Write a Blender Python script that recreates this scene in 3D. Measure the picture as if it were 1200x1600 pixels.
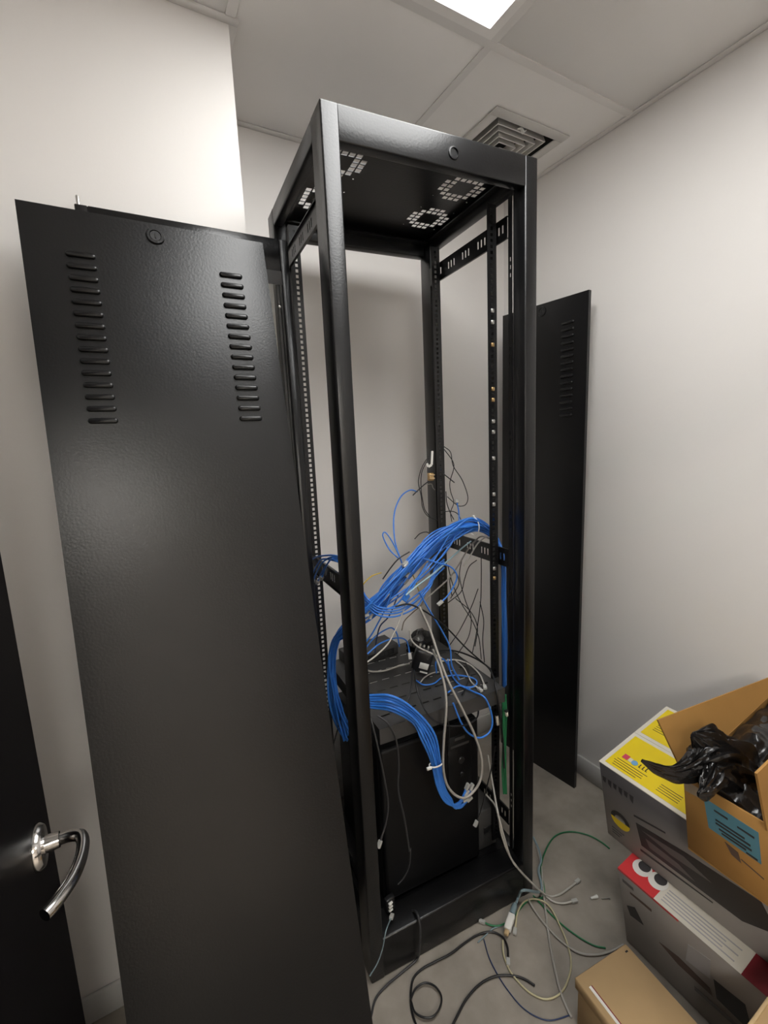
import bpy, bmesh, math, random
from mathutils import Vector, Matrix, noise

for o in list(bpy.data.objects): bpy.data.objects.remove(o, do_unlink=True)
scene = bpy.context.scene
COL = scene.collection
PI = math.pi

# ------------------------------------------------------------------ camera
def cam_matrix(loc, yaw, pitch, roll):
    f = Vector((math.sin(yaw)*math.cos(pitch), math.cos(yaw)*math.cos(pitch), -math.sin(pitch)))
    r = Vector((math.cos(yaw), -math.sin(yaw), 0)); u = r.cross(f)
    c, s = math.cos(roll), math.sin(roll)
    r2 = c*r + s*u; u2 = -s*r + c*u
    m = Matrix((r2, u2, -f)).transposed().to_4x4(); m.translation = loc
    return m
cd = bpy.data.cameras.new('camera'); cam = bpy.data.objects.new('camera', cd); COL.objects.link(cam)
cam.matrix_world = cam_matrix(Vector((-0.4456, -0.9939, 1.5453)), 0.5102, 0.1566, -0.0456)
cd.sensor_fit = 'VERTICAL'; cd.sensor_height = 36.0; cd.sensor_width = 27.0
cd.lens = 713.33*36/1600; cd.clip_start = 0.01
scene.camera = cam

# ------------------------------------------------------------------ world and exposure
w = bpy.data.worlds.new('world'); scene.world = w; w.use_nodes = True
w.node_tree.nodes['Background'].inputs[0].default_value = (0.8, 0.85, 0.9, 1)
w.node_tree.nodes['Background'].inputs[1].default_value = 0.02
vs = scene.view_settings
vs.view_transform = 'Standard'; vs.look = 'None'; vs.gamma = 1.0; vs.use_curve_mapping = False
vs.exposure = 0.40
LED_POWER = 9.5        # ceiling light panel of the room
HALL_POWER = 20.0       # ceiling light panel of the corridor behind the door

# ------------------------------------------------------------------ materials
def mat(name, col, rough=0.5, metal=0.0, bump=0.0, bscale=200.0, var=0.0, vscale=6.0, spec=0.5, emit=None, dist=0.001, coat=0.0, detail=3.0):
    m = bpy.data.materials.new(name); m.use_nodes = True
    nt = m.node_tree; b = nt.nodes['Principled BSDF']
    b.inputs['Base Color'].default_value = (*col, 1); b.inputs['Roughness'].default_value = rough
    b.inputs['Metallic'].default_value = metal; b.inputs['Specular IOR Level'].default_value = spec
    b.inputs['Coat Weight'].default_value = coat
    tc = nt.nodes.new('ShaderNodeTexCoord')
    if var > 0:
        n = nt.nodes.new('ShaderNodeTexNoise'); n.inputs['Scale'].default_value = vscale; n.inputs['Detail'].default_value = 5
        nt.links.new(tc.outputs['Object'], n.inputs['Vector'])
        r = nt.nodes.new('ShaderNodeValToRGB')
        r.color_ramp.elements[0].position = 0.3; r.color_ramp.elements[1].position = 0.7
        r.color_ramp.elements[0].color = (*[max(0, c*(1-var)) for c in col], 1)
        r.color_ramp.elements[1].color = (*[min(1, c*(1+var)) for c in col], 1)
        nt.links.new(n.outputs['Fac'], r.inputs['Fac']); nt.links.new(r.outputs['Color'], b.inputs['Base Color'])
    if bump > 0:
        n2 = nt.nodes.new('ShaderNodeTexNoise'); n2.inputs['Scale'].default_value = bscale; n2.inputs['Detail'].default_value = detail
        nt.links.new(tc.outputs['Object'], n2.inputs['Vector'])
        bp = nt.nodes.new('ShaderNodeBump'); bp.inputs['Strength'].default_value = bump; bp.inputs['Distance'].default_value = dist
        nt.links.new(n2.outputs['Fac'], bp.inputs['Height']); nt.links.new(bp.outputs['Normal'], b.inputs['Normal'])
    if emit:
        b.inputs['Emission Color'].default_value = (*emit[0], 1); b.inputs['Emission Strength'].default_value = emit[1]
    return m
M = {}
M['wall'] = mat('wall_paint', (0.80, 0.772, 0.745), 0.5, bump=0.10, bscale=220, var=0.012, vscale=2, spec=0.3)
M['ceil'] = mat('ceiling_tile', (0.86, 0.835, 0.81), 0.8, bump=0.15, bscale=300, var=0.01, spec=0.2)
M['grid'] = mat('ceiling_grid', (0.76, 0.735, 0.71), 0.5, spec=0.3)
M['base'] = mat('baseboard_paint', (0.56, 0.55, 0.53), 0.5)
M['floor'] = mat('floor_concrete', (0.28, 0.25, 0.215), 0.62, bump=0.25, bscale=90, var=0.22, vscale=9, spec=0.3)
M['black'] = mat('black_powder_coat', (0.004, 0.004, 0.0046), 0.31, bump=0.25, bscale=190, dist=0.0011, spec=0.5, detail=2.0)
M['blackp'] = mat('black_plastic', (0.010, 0.010, 0.011), 0.38, spec=0.5)
M['tower'] = mat('black_tower_plastic', (0.0045, 0.0045, 0.005), 0.42, bump=0.2, bscale=500, dist=0.0004, spec=0.22)
M['dgreym'] = mat('dark_grey_steel', (0.042, 0.041, 0.041), 0.5, bump=0.2, bscale=300, dist=0.0004, var=0.15, vscale=20)
M['chrome'] = mat('polished_steel', (0.62, 0.60, 0.58), 0.16, metal=1.0)
M['steel'] = mat('zinc_steel', (0.6, 0.59, 0.57), 0.3, metal=1.0)
M['brass'] = mat('brass', (0.62, 0.42, 0.2), 0.3, metal=1.0)
M['doorb'] = mat('black_door_laminate', (0.004, 0.0033, 0.004), 0.45, bump=0.05, bscale=60, spec=0.03)
M['white'] = mat('white_plastic', (0.75, 0.74, 0.70), 0.4)
M['whitem'] = mat('white_metal', (0.62, 0.60, 0.57), 0.45)
M['dark'] = mat('duct_dark', (0.02, 0.02, 0.02), 0.8)
M['led'] = mat('led_diffuser', (0.8, 0.8, 0.8), 0.5, emit=((1.0, 1.0, 0.985), LED_POWER))
M['hall'] = mat('corridor_led_diffuser', (0.8, 0.8, 0.8), 0.5, emit=((1.0, 0.96, 0.88), HALL_POWER))
M['hallfill'] = mat('corridor_fill_emitter', (0.8, 0.8, 0.8), 0.5, emit=((1.0, 0.96, 0.90), HALL_POWER*3.2))  # emitter of the two added corridor fill panels
M['card'] = mat('cardboard', (0.40, 0.215, 0.066), 0.75, bump=0.1, bscale=60, var=0.06, vscale=8, spec=0.15)
M['cardt'] = mat('tan_cardboard', (0.46, 0.315, 0.165), 0.75, bump=0.1, bscale=60, var=0.05, vscale=8, spec=0.15)
M['carde'] = mat('cardboard_edge', (0.50, 0.36, 0.20), 0.85, spec=0.1)
M['yellow'] = mat('yellow_print', (0.80, 0.61, 0.008), 0.4)
M['boxw'] = mat('white_carton', (0.70, 0.66, 0.57), 0.5)
M['boxg'] = mat('grey_carton', (0.30, 0.275, 0.255), 0.45, var=0.05)
M['red'] = mat('red_print', (0.62, 0.035, 0.04), 0.4)
M['dred'] = mat('dark_red_print', (0.20, 0.012, 0.02), 0.4)
M['ink'] = mat('black_print', (0.02, 0.018, 0.02), 0.4)
M['inkg'] = mat('grey_print', (0.12, 0.11, 0.11), 0.45)
M['inkb'] = mat('brown_print', (0.10, 0.06, 0.045), 0.45)
M['inkl'] = mat('light_grey_print', (0.42, 0.41, 0.42), 0.45)
M['bluep'] = mat('blue_sticker', (0.09, 0.25, 0.33), 0.5)
M['magenta'] = mat('magenta_print', (0.6, 0.05, 0.12), 0.45)
M['cyan'] = mat('cyan_print', (0.15, 0.35, 0.6), 0.45)
M['bag'] = mat('black_bin_liner', (0.012, 0.011, 0.011), 0.27, bump=0.35, bscale=38, dist=0.006, spec=0.6)
M['clear'] = mat('clear_plug', (0.42, 0.42, 0.40), 0.2)
M['inkt'] = mat('charcoal_print', (0.045, 0.042, 0.045), 0.4)
M['tape'] = mat('packing_tape', (0.34, 0.27, 0.19), 0.2)
CC = {'blue': (0.035, 0.19, 0.66), 'navy': (0.012, 0.03, 0.10), 'grey': (0.36, 0.34, 0.31), 'lgrey': (0.47, 0.45, 0.41), 'teal': (0.32, 0.47, 0.53),
      'brown': (0.20, 0.16, 0.11), 'yellow': (0.55, 0.38, 0.03), 'black': (0.008, 0.008, 0.009), 'dgrey': (0.035, 0.035, 0.037),
      'green': (0.015, 0.16, 0.06), 'bgrey': (0.22, 0.30, 0.33), 'cream': (0.50, 0.45, 0.28)}
for k, c in CC.items(): M['c_'+k] = mat('cable_'+k, c, 0.38)
g = bpy.data.materials.new('door_glass'); g.use_nodes = True; nt = g.node_tree; nt.nodes.clear()
o_ = nt.nodes.new('ShaderNodeOutputMaterial'); t_ = nt.nodes.new('ShaderNodeBsdfTransparent'); gl = nt.nodes.new('ShaderNodeBsdfGlossy')
gl.inputs['Roughness'].default_value = 0.03; t_.inputs['Color'].default_value = (0.86, 0.87, 0.86, 1)
fr = nt.nodes.new('ShaderNodeFresnel'); fr.inputs['IOR'].default_value = 1.35; mx = nt.nodes.new('ShaderNodeMixShader')
nt.links.new(fr.outputs[0], mx.inputs[0]); nt.links.new(t_.outputs[0], mx.inputs[1]); nt.links.new(gl.outputs[0], mx.inputs[2]); nt.links.new(mx.outputs[0], o_.inputs[0])
M['glass'] = g

# ------------------------------------------------------------------ helpers
def tag(o, label=None, cat=None, group=None, kind=None):
    if label: o['label'] = label
    if cat: o['category'] = cat
    if group: o['group'] = group
    if kind: o['kind'] = kind
    return o
def empty(name, loc=(0, 0, 0), rot=None, matrix=None):
    o = bpy.data.objects.new(name, None); COL.objects.link(o); o.empty_display_size = 0.05
    if matrix is not None: o.matrix_world = matrix
    else:
        o.location = loc
        if rot: o.rotation_euler = rot
    return o
def link(name, me, m, parent=None):
    o = bpy.data.objects.new(name, me); COL.objects.link(o)
    if m and not me.materials: me.materials.append(M[m])
    if parent: o.parent = parent
    return o
def finish(bm, name, smooth=False, ang=35):
    bmesh.ops.recalc_face_normals(bm, faces=bm.faces)
    me = bpy.data.meshes.new(name); bm.to_mesh(me); bm.free()
    if smooth:
        for p in me.polygons: p.use_smooth = True
        try: me.set_sharp_from_angle(angle=math.radians(ang))
        except Exception: pass
    return me
def box(bm, x0, x1, y0, y1, z0, z1, bev=0.0, seg=1):
    vs_ = [bm.verts.new((x, y, z)) for x in (x0, x1) for y in (y0, y1) for z in (z0, z1)]
    idx = [(0, 1, 3, 2), (4, 6, 7, 5), (0, 4, 5, 1), (2, 3, 7, 6), (0, 2, 6, 4), (1, 5, 7, 3)]
    fs = [bm.faces.new([vs_[i] for i in f]) for f in idx]
    if bev > 0:
        bmesh.ops.recalc_face_normals(bm, faces=fs)
        es = list({e for f in fs for e in f.edges})
        bmesh.ops.bevel(bm, geom=es, offset=bev, segments=seg, affect='EDGES', profile=0.5)
def boxes(name, lst, m, parent=None, bev=0.0, seg=1):
    bm = bmesh.new()
    for b in lst: box(bm, *b, bev=bev, seg=seg)
    return link(name, finish(bm, name, bev > 0, 50), m, parent)
def lathe(name, prof, m, parent=None, n=24, matrix=None):
    """profile of (radius, z), turned about z"""
    bm = bmesh.new(); rings = []
    for r, z in prof:
        if r < 1e-6: rings.append([bm.verts.new((0, 0, z))])
        else: rings.append([bm.verts.new((r*math.cos(2*PI*i/n), r*math.sin(2*PI*i/n), z)) for i in range(n)])
    for a, b in zip(rings, rings[1:]):
        if len(a) == 1 and len(b) == 1: continue
        for i in range(n):
            j = (i+1) % n
            if len(a) == 1: bm.faces.new((a[0], b[i], b[j]))
            elif len(b) == 1: bm.faces.new((a[i], a[j], b[0]))
            else: bm.faces.new((a[i], a[j], b[j], b[i]))
    o = link(name, finish(bm, name, True, 40), m, parent)
    if matrix is not None: o.matrix_local = matrix
    return o
def catmull(P, k=6):
    P = [Vector(p) for p in P]; Q = [2*P[0]-P[1]] + P + [2*P[-1]-P[-2]]; out = []
    for i in range(1, len(Q)-2):
        for t in range(k):
            s = t/k; a, b, c, d = Q[i-1], Q[i], Q[i+1], Q[i+2]
            out.append(0.5*((2*b) + (c-a)*s + (2*a-5*b+4*c-d)*s*s + (-a+3*b-3*c+d)*s**3))
    out.append(P[-1]); return out
def tube_bm(bm, pts, r, n=7, scale=None):
    pts = [Vector(p) for p in pts]; rings = []; nrm = None
    for i, p in enumerate(pts):
        t = (pts[min(i+1, len(pts)-1)] - pts[max(i-1, 0)])
        if t.length < 1e-9: t = Vector((0, 0, 1))
        t.normalize()
        if nrm is None:
            nrm = t.cross(Vector((0, 0, 1)) if abs(t.z) < 0.9 else Vector((1, 0, 0)))
        nrm = (nrm - t*nrm.dot(t)).normalized(); bn = t.cross(nrm)
        rr = r if scale is None else r*scale[i]
        rings.append([bm.verts.new(p + nrm*rr*math.cos(2*PI*j/n) + bn*rr*math.sin(2*PI*j/n)) for j in range(n)])
    for a, b in zip(rings, rings[1:]):
        for j in range(n): bm.faces.new((a[j], a[(j+1) % n], b[(j+1) % n], b[j]))
    bm.faces.new(rings[0][::-1]); bm.faces.new(rings[-1])
def tube(name, pts, r, m, parent=None, n=7, smooth=True, k=6):
    bm = bmesh.new(); tube_bm(bm, catmull(pts, k) if k else pts, r, n)
    return link(name, finish(bm, name, smooth, 60), m, parent)
def perf(name, us, vs2, hole, th, m, parent, mapf):
    """plate on a grid of lines us x vs2 with real holes; mapf(u, v, t) -> xyz"""
    bm = bmesh.new(); nu, nv = len(us), len(vs2)
    solid = [[not hole(i, j) for j in range(nv-1)] for i in range(nu-1)]
    V = {}
    def vert(i, j, t):
        if (i, j, t) not in V: V[(i, j, t)] = bm.verts.new(mapf(us[i], vs2[j], t*th))
        return V[(i, j, t)]
    for i in range(nu-1):
        for j in range(nv-1):
            if not solid[i][j]: continue
            for t in (0, 1): bm.faces.new((vert(i, j, t), vert(i+1, j, t), vert(i+1, j+1, t), vert(i, j+1, t)))
            for di, dj, a, b in ((-1, 0, (i, j), (i, j+1)), (1, 0, (i+1, j), (i+1, j+1)), (0, -1, (i, j), (i+1, j)), (0, 1, (i, j+1), (i+1, j+1))):
                ii, jj = i+di, j+dj
                if 0 <= ii < nu-1 and 0 <= jj < nv-1 and solid[ii][jj]: continue
                bm.faces.new((vert(*a, 0), vert(*b, 0), vert(*b, 1), vert(*a, 1)))
    return link(name, finish(bm, name), m, parent)
def prism(name, poly, th, m, parent, mapf):
    bm = bmesh.new()
    a = [bm.verts.new(mapf(u, v, 0)) for u, v in poly]; b = [bm.verts.new(mapf(u, v, th)) for u, v in poly]
    bm.faces.new(a); bm.faces.new(b[::-1]); n = len(poly)
    for i in range(n): bm.faces.new((a[i], a[(i+1) % n], b[(i+1) % n], b[i]))
    return link(name, finish(bm, name), m, parent)

# ------------------------------------------------------------------ the room
ZC = 2.602; XR = 1.205; YB = 0.70; YL = 0.333; XC = -0.088; XL = -0.80; YF = -1.30
def struct(name, lst, m, bev=0.0):
    return tag(boxes(name, lst, m, bev=bev), kind='structure')
struct('floor', [(-3.0, 3.0, -5.6, 1.0, -0.1, 0.0)], 'floor')
struct('wall_back', [(XC-0.2, XR+0.1, YB, YB+0.1, 0, 2.75)], 'wall')
struct('wall_right', [(XR, XR+0.1, YF, YB, 0, 2.75)], 'wall')
struct('wall_column', [(XL, XC, YL, YB, 0, 2.75)], 'wall')
struct('wall_left', [(XL-0.1, XL, YF, YB, 0, 2.75)], 'wall')
# the entrance wall behind the camera with its door opening, and the corridor outside
struct('wall_front', [(XL-0.1, -0.70, YF-0.12, YF, 0, 2.75), (0.26, XR+0.1, YF-0.12, YF, 0, 2.75), (-0.70, 0.26, YF-0.12, YF, 2.12, 2.75)], 'wall')
struct('wall_corridor_back', [(-3.0, 3.0, -5.6, -5.5, 0, 2.75)], 'wall')
struct('wall_corridor_left', [(-2.6, -2.5, -5.5, YF-0.12, 0, 2.75)], 'wall')
struct('wall_corridor_right', [(2.5, 2.6, -5.5, YF-0.12, 0, 2.75)], 'wall')
struct('trim_1', [(-0.70, -0.665, YF-0.13, YF+0.012, 0, 2.12), (0.225, 0.26, YF-0.13, YF+0.012, 0, 2.12), (-0.70, 0.26, YF-0.13, YF+0.012, 2.085, 2.12)], 'doorb')
struct('baseboard_back', [(XC, XR-0.012, YB-0.012, YB, 0, 0.092)], 'base', 0.003)
struct('baseboard_right', [(XR-0.012, XR, YF, YB, 0, 0.092)], 'base', 0.003)
struct('baseboard_column', [(XL, XC+0.012, YL-0.012, YL, 0, 0.085), (XC, XC+0.012, YL, YB-0.012, 0, 0.085)], 'base', 0.003)
struct('baseboard_left', [(XL, XL+0.012, YF, YL-0.012, 0, 0.085)], 'base', 0.003)

# ceiling: slab with separate tiles and grid bars
ceiling = struct('ceiling', [(-3.0, 3.0, -5.6, 1.0, 2.70, 2.80)], 'ceil')
gx = [XL-0.0, -0.735, XC, 0.56, XR]; gy = [YF, -0.96, -0.563, 0.085, YB]
LEDX = (XC, 0.56); LEDY = (-0.96, 0.085)
DX0, DX1, DY0, DY1 = 0.742, 1.092, 0.252, 0.602
for i in range(len(gx)-1):
    for j in range(len(gy)-1):
        a, b, c, d = gx[i], gx[i+1], gy[j], gy[j+1]
        if b <= XC+1e-6 and d > YL+0.3: d = YL
        if b-a < 0.08 or d-c < 0.08: continue
        if abs(a-LEDX[0]) < 1e-6 and LEDY[0]-1e-6 <= c < LEDY[1]-.01: continue
        if a > 0.5 and c > 0:
            lst = [(a+.002, DX0+.012, c+.002, d-.002, ZC, ZC+.015), (DX1-.012, b-.002, c+.002, d-.002, ZC, ZC+.015), (DX0+.012, DX1-.012, c+.002, DY0+.012, ZC, ZC+.015), (DX0+.012, DX1-.012, DY1-.012, d-.002, ZC, ZC+.015)]
            boxes('ceiling_tile', lst, 'ceil', ceiling)
        else: boxes('ceiling_tile', [(a+.002, b-.002, c+.002, d-.002, ZC, ZC+.015)], 'ceil', ceiling, bev=0.002)
bars = [(x-.012, x+.012, YF, YL if x <= XC+.001 else YB) for x in gx[1:-1]]
bars += []
for x0, x1, y0, y1 in bars: boxes('grid_bar', [(x0, x1, y0, y1, ZC-.003, ZC+.0)], 'grid', ceiling)
for y in gy[1:-1]:
  for q0, q1 in (((XL, LEDX[0]-.012), (LEDX[1]+.012, XR)) if abs(y+.563) < .01 else ((XL, XR),)): boxes('grid_bar', [(q0, q1, y-.012, y+.012, ZC-.0035, ZC+.0)], 'grid', ceiling)
for q in [(XR-.022, XR, YF, YB), (XC, XR, YB-.022, YB), (XL, XC+.022, YL-.022, YL), (XC, XC+.022, YL, YB)]:
    boxes('wall_angle', [(*q, ZC-.005, ZC+.0)], 'grid', ceiling, bev=.001)
# corridor ceiling skin
boxes('corridor_ceiling_panel', [(-2.5, 2.5, -5.5, YF-.12, ZC, ZC+.02)], 'ceil', ceiling)

# ceiling light panels
def led(name, x0, x1, y0, y1, m, label, fw=.038):
    e = empty(name, ((x0+x1)/2, (y0+y1)/2, ZC)); hx, hy = (x1-x0)/2, (y1-y0)/2
    boxes('frame', [(-hx, hx, -hy, -hy+fw, -.004, .02), (-hx, hx, hy-fw, hy, -.004, .02), (-hx, -hx+fw, -hy+fw, hy-fw, -.004, .02), (hx-fw, hx, -hy+fw, hy-fw, -.004, .02)], 'ceil', e)
    boxes('diffuser', [(-hx+fw, hx-fw, -hy+fw, hy-fw, .001, .006)], m, e)
    tag(e, label, 'ceiling light'); return e
led('ceiling_light', LEDX[0]+.0125, LEDX[1]-.0125, LEDY[0]+.0125, LEDY[1]-.0125, 'led', 'white light panel glowing in the ceiling grid above the rack', .026)
led('ceiling_light', -0.95, -0.15, -4.2, -3.0, 'hall', 'square light panel in the corridor ceiling outside the room').location.z = ZC-.021

for hx_, side in ((-2.1, 'left'), (0.7, 'right')): led('ceiling_light', hx_, hx_+.6, -2.6, -1.8, 'hallfill', 'added fill light panel in the corridor ceiling %s of the doorway' % side).location.z = ZC-.021  # unseen panels added as fill light through the doorway

# air diffuser
dif = empty('air_diffuser', ((DX0+DX1)/2, (DY0+DY1)/2, ZC)); tag(dif, 'square white four way ceiling air diffuser with dusty vanes', 'air vent')
h = (DX1-DX0)/2
def ringbox(h0, h1, z0, z1): return [(-h0, h0, -h0, -h1, z0, z1), (-h0, h0, h1, h0, z0, z1), (-h0, -h1, -h1, h1, z0, z1), (h1, h0, -h1, h1, z0, z1)]
boxes('frame', ringbox(h, h-.036, -.007, -.001), 'whitem', dif, bev=.0015)
boxes('throat', ringbox(h-.030, h-.034, -.001, .09) + [(-h+.03, h-.03, -h+.03, h-.03, .088, .09)], 'dark', dif)
def vane(a, z0, b, z1, th=.0025):
    bm = bmesh.new()
    for s in (0, 1):
        pass
    def ring(hh, z): return [bm.verts.new((sx*hh, sy*hh, z)) for sx, sy in ((-1, -1), (1, -1), (1, 1), (-1, 1))]
    r = [ring(a, z0), ring(b, z1), ring(b-th, z1), ring(a-th*1.2, z0)]
    for p, q in zip(r, r[1:]+r[:1]):
        for i in range(4): bm.faces.new((p[i], p[(i+1) % 4], q[(i+1) % 4], q[i]))
    return link('vane', finish(bm, 'vane'), 'whitem', dif)
for k, a in enumerate((.116, .091, .066, .042)): vane(a, -.005, a-.006, .020, .0035)
boxes('centre_plate', [(-.020, .020, -.020, .020, -.008, -.005)], 'whitem', dif, bev=.001)
lathe('screw_hole', [(0, -.0095), (.003, -.0092), (.003, -.007)], 'dark', dif, 10)
bmx = bmesh.new(); tube_bm(bmx, [(-.03, -.120, -.002), (-.015, -.122, .004), (.0, -.118, -.004), (.012, -.122, .004)], .006, 6, [.4, 1, 1.2, .5])
link('debris', finish(bmx, 'debris', True), 'white', dif)

# ------------------------------------------------------------------ the open door at the left
door = tag(boxes('door_1', [(-0.672, -0.63, -1.12, -0.085, 0.008, 2.08)], 'doorb', bev=.002), kind='structure')
hz = 0.955; hy = -0.19
rx = Matrix.Rotation(PI/2, 4, 'Y')
def dm(x, y, z): return Matrix.Translation((x, y, z)) @ rx
hd = lathe('door_handle', [(0, 0), (.033, 0), (.033, .006), (.029, .011), (.013, .012), (.0125, .018), (.0115, .03)], 'chrome', door, 28, dm(-.63, hy, hz))
lev = tube('lever', [(-.605, hy, hz), (-.585, hy-.002, hz), (-.570, hy-.016, hz+.001), (-.568, hy-.05, hz-.001), (-.576, hy-.09, hz), (-.592, hy-.122, hz+.001), (-.603, hy-.135, hz+.001)], .0088, 'chrome', None, 12, k=8)
lev.parent = door
# ------------------------------------------------------------------ rack
RA = -0.0808
rack = empty('server_rack', (0, 0, 0), (0, 0, RA))
tag(rack, 'tall open black steel server rack stripped of its doors and side panels', 'server rack')
W, D, H = 0.60, 0.56, 2.263
PW, PD = 0.042, 0.07
for x in (0, W-PW):
    for y in (0, D-PD): boxes('post', [(x, x+PW, y, y+(.050 if x > .3 and y == 0 else PD), 0, H)], 'black', rack, bev=.004, seg=2)
boxes('front_top_bar', [(PW-.004, W-PW+.004, 0.0005, .030, 2.188, H)], 'black', rack, bev=.004, seg=2)
boxes('rear_top_bar', [(PW, W-PW, D-.035, D-.001, 2.198, H-.001)], 'black', rack, bev=.004, seg=2)
for x in (0.0005, W-.0305): boxes('side_top_bar', [(x, x+.03, PD-.004, D-PD+.004, 2.214, H-.0005)], 'black', rack, bev=.004, seg=2)
boxes('inner_flange', [(PW, W-PW, .030, .055, 2.240, 2.244), (PW, W-PW, .050, .054, 2.22, 2.244), (PW, W-PW, D-.06, D-.035, 2.236, 2.240), (.03, .05, PD, D-PD, 2.238, 2.242), (W-.05, W-.03, PD, D-PD, 2.238, 2.242)], 'black', rack)
# base
boxes('front_base_bar', [(PW-.004, W-PW+.004, .001, .085, 0, .13)], 'black', rack, bev=.005, seg=2)
boxes('rear_base_bar', [(PW, W-PW, D-.06, D-.001, 0, .12)], 'black', rack, bev=.004)
for x in (.001, W-.036): boxes('side_base_bar', [(x, x+.035, PD-.003, D-PD+.003, 0, .12)], 'black', rack, bev=.004)
boxes('floor_pan', [(.036, W-.036, .085, D-.06, .105, .110)], 'black', rack)
# lock hole in the front top bar
lk = lathe('lock_hole', [(0, .0005), (.0115, .0005), (.0115, .0035), (.0145, .003), (.0155, 0)], 'black', rack, 24, Matrix.Translation((.335, .0005, 2.222)) @ Matrix.Rotation(PI/2, 4, 'X'))
# perforated roof panel, four fan cut-outs
ROWS = [(2, 3, 4), (1, 2, 3, 4, 5), (0, 1, 5, 6), (0, 1, 5, 6), (0, 1, 5, 6), (1, 2, 3, 4, 5), (2, 3, 4)]
PITCH = .0196; HS = .0160
def fan_lines(c):
    L = []
    L += [(c-.0685-.004, 'd'), (c-.0685, 'd')]
    for k in range(7): L += [(c+(k-3)*PITCH-HS/2, ('c', k)), (c+(k-3)*PITCH+HS/2, None)]
    return L
FX, FY = (.112, .487), (.187, .379)
def axis(lo, hi, cs):
    pts = {lo: None, hi: None}
    for ci, c in enumerate(cs):
        for k in range(7):
            pts[c+(k-3)*PITCH-HS/2] = ('c', ci, k); pts.setdefault(c+(k-3)*PITCH+HS/2, None)
        pts[c-.0620] = ('d', ci, 0); pts[c-.0580] = None if (c-.0580) not in pts else pts[c-.0580]
        pts[c+.0580] = ('d', ci, 1); pts[c+.0620] = None
    ks = sorted(pts); return ks, [pts[k] for k in ks]
# square holes with the small mounting holes at the corners: one fan at a time
def roof():
    def lines(lo, hi, cs):
        s = {lo, hi}
        for c in cs:
            for k in range(7): s |= {round(c+(k-3)*PITCH-HS/2, 5), round(c+(k-3)*PITCH+HS/2, 5)}
            for q in (-1, 1): s |= {round(c+q*.060-.0022, 5), round(c+q*.060+.0022, 5)}
        return sorted(s)
    us, vs2 = lines(.030, W-.030, FX), lines(.030, D-.035, FY)
    def hole(i, j):
        u, v = (us[i]+us[i+1])/2, (vs2[j]+vs2[j+1])/2
        for cx in FX:
            for cy in FY:
                du, dv = u-cx, v-cy
                if abs(abs(du)-.060) < .0022 and abs(abs(dv)-.060) < .0022: return True
                ku, kv = round(du/PITCH), round(dv/PITCH)
                if abs(ku) > 3 or abs(kv) > 3: continue
                if abs(du-ku*PITCH) < HS/2 and abs(dv-kv*PITCH) < HS/2 and (ku+3) in ROWS[kv+3]: return True
        return False
    return perf('roof_panel', us, vs2, hole, .0015, 'black', rack, lambda u, v, t: (u, v, 2.2555+t))
roof()
# mounting rails with square holes; z from .14 to 2.19
def rail(x0, y0, sgn):
    zs = [.14]
    n = 128
    for k in range(n): z = .152+k*.015875; zs += [z, z+.0095]
    zs.append(.152+n*.015875+.005)
    e = perf('mounting_rail', [0, .0110, .0195, .030], zs, lambda i, j: i == 1 and j % 2 == 1, .002, 'black', rack, lambda u, v, t: (x0+sgn*u, y0+t, v))
    boxes('rail_web', [(min(x0, x0-sgn*.002), max(x0, x0-sgn*.002), y0, y0+.035, .14, zs[-1])], 'black', e)
    return e
rail_fl = rail(.028, .11, 1); rail_fr = rail(.548, .11, -1); rail_rl = rail(.028, .415, 1); rail_rr = rail(.548, .415, -1)
nutm = None
for z, kind in [(1.905, 's'), (1.876, 's'), (1.812, 'b'), (1.678, 'b'), (1.650, 'b'), (1.586, 's'), (1.556, 's'), (1.481, 's'), (1.358, 's'), (1.330, 's'), (1.128, 's'), (1.098, 'b')]:
    k = round((z-.152-.0047)/.015875); zz = .152+k*.015875+.0047
    n_ = boxes('cage_nut', [(.5275, .5380, .1055, .112, zz-.0058, zz+.0058)], 'brass' if kind == 'b' else 'steel', rail_fr, bev=.0015)
# side braces with slot groups
def brace(x, z0, left):
    ys = [.0705]
    y = .085
    while y < .44:
        for q in range(3): ys += [y+q*.0165, y+q*.0165+.0075]
        y += .0820
    ys.append(.4895)
    s = 1 if left else -1
    e = perf('side_brace', [z0, z0+.018, z0+.040, z0+.056], ys, lambda i, j: i == 1 and j % 2 == 1, .002, 'black', rack, lambda u, v, t: (x+t, v, u))
    boxes('brace_lip', [(min(x, x-s*.006), max(x, x-s*.006), 0.0705, .4895, z0-.001, z0+.001), (min(x, x-s*.006), max(x, x-s*.006), 0.0705, .4895, z0+.055, z0+.057)], 'black', e)
for z in (2.088, 1.135, .22):
    brace(.020, z-.024 if z > 2 else z, True); brace(.555, z, False)
# slotted flange behind the right front post
for x in (.554,):
    zs = [.14]; z = .30
    while z < 2.1:
        for q in range(3): zs += [z+q*.021, z+q*.021+.011]
        z += .24
    zs.append(2.19)
    perf('slotted_flange', [.049, .053, .0585, .064], zs, lambda i, j: i == 1 and j % 2 == 1, .002, 'black', rack, lambda u, v, t: (x+t, u, v))

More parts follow.
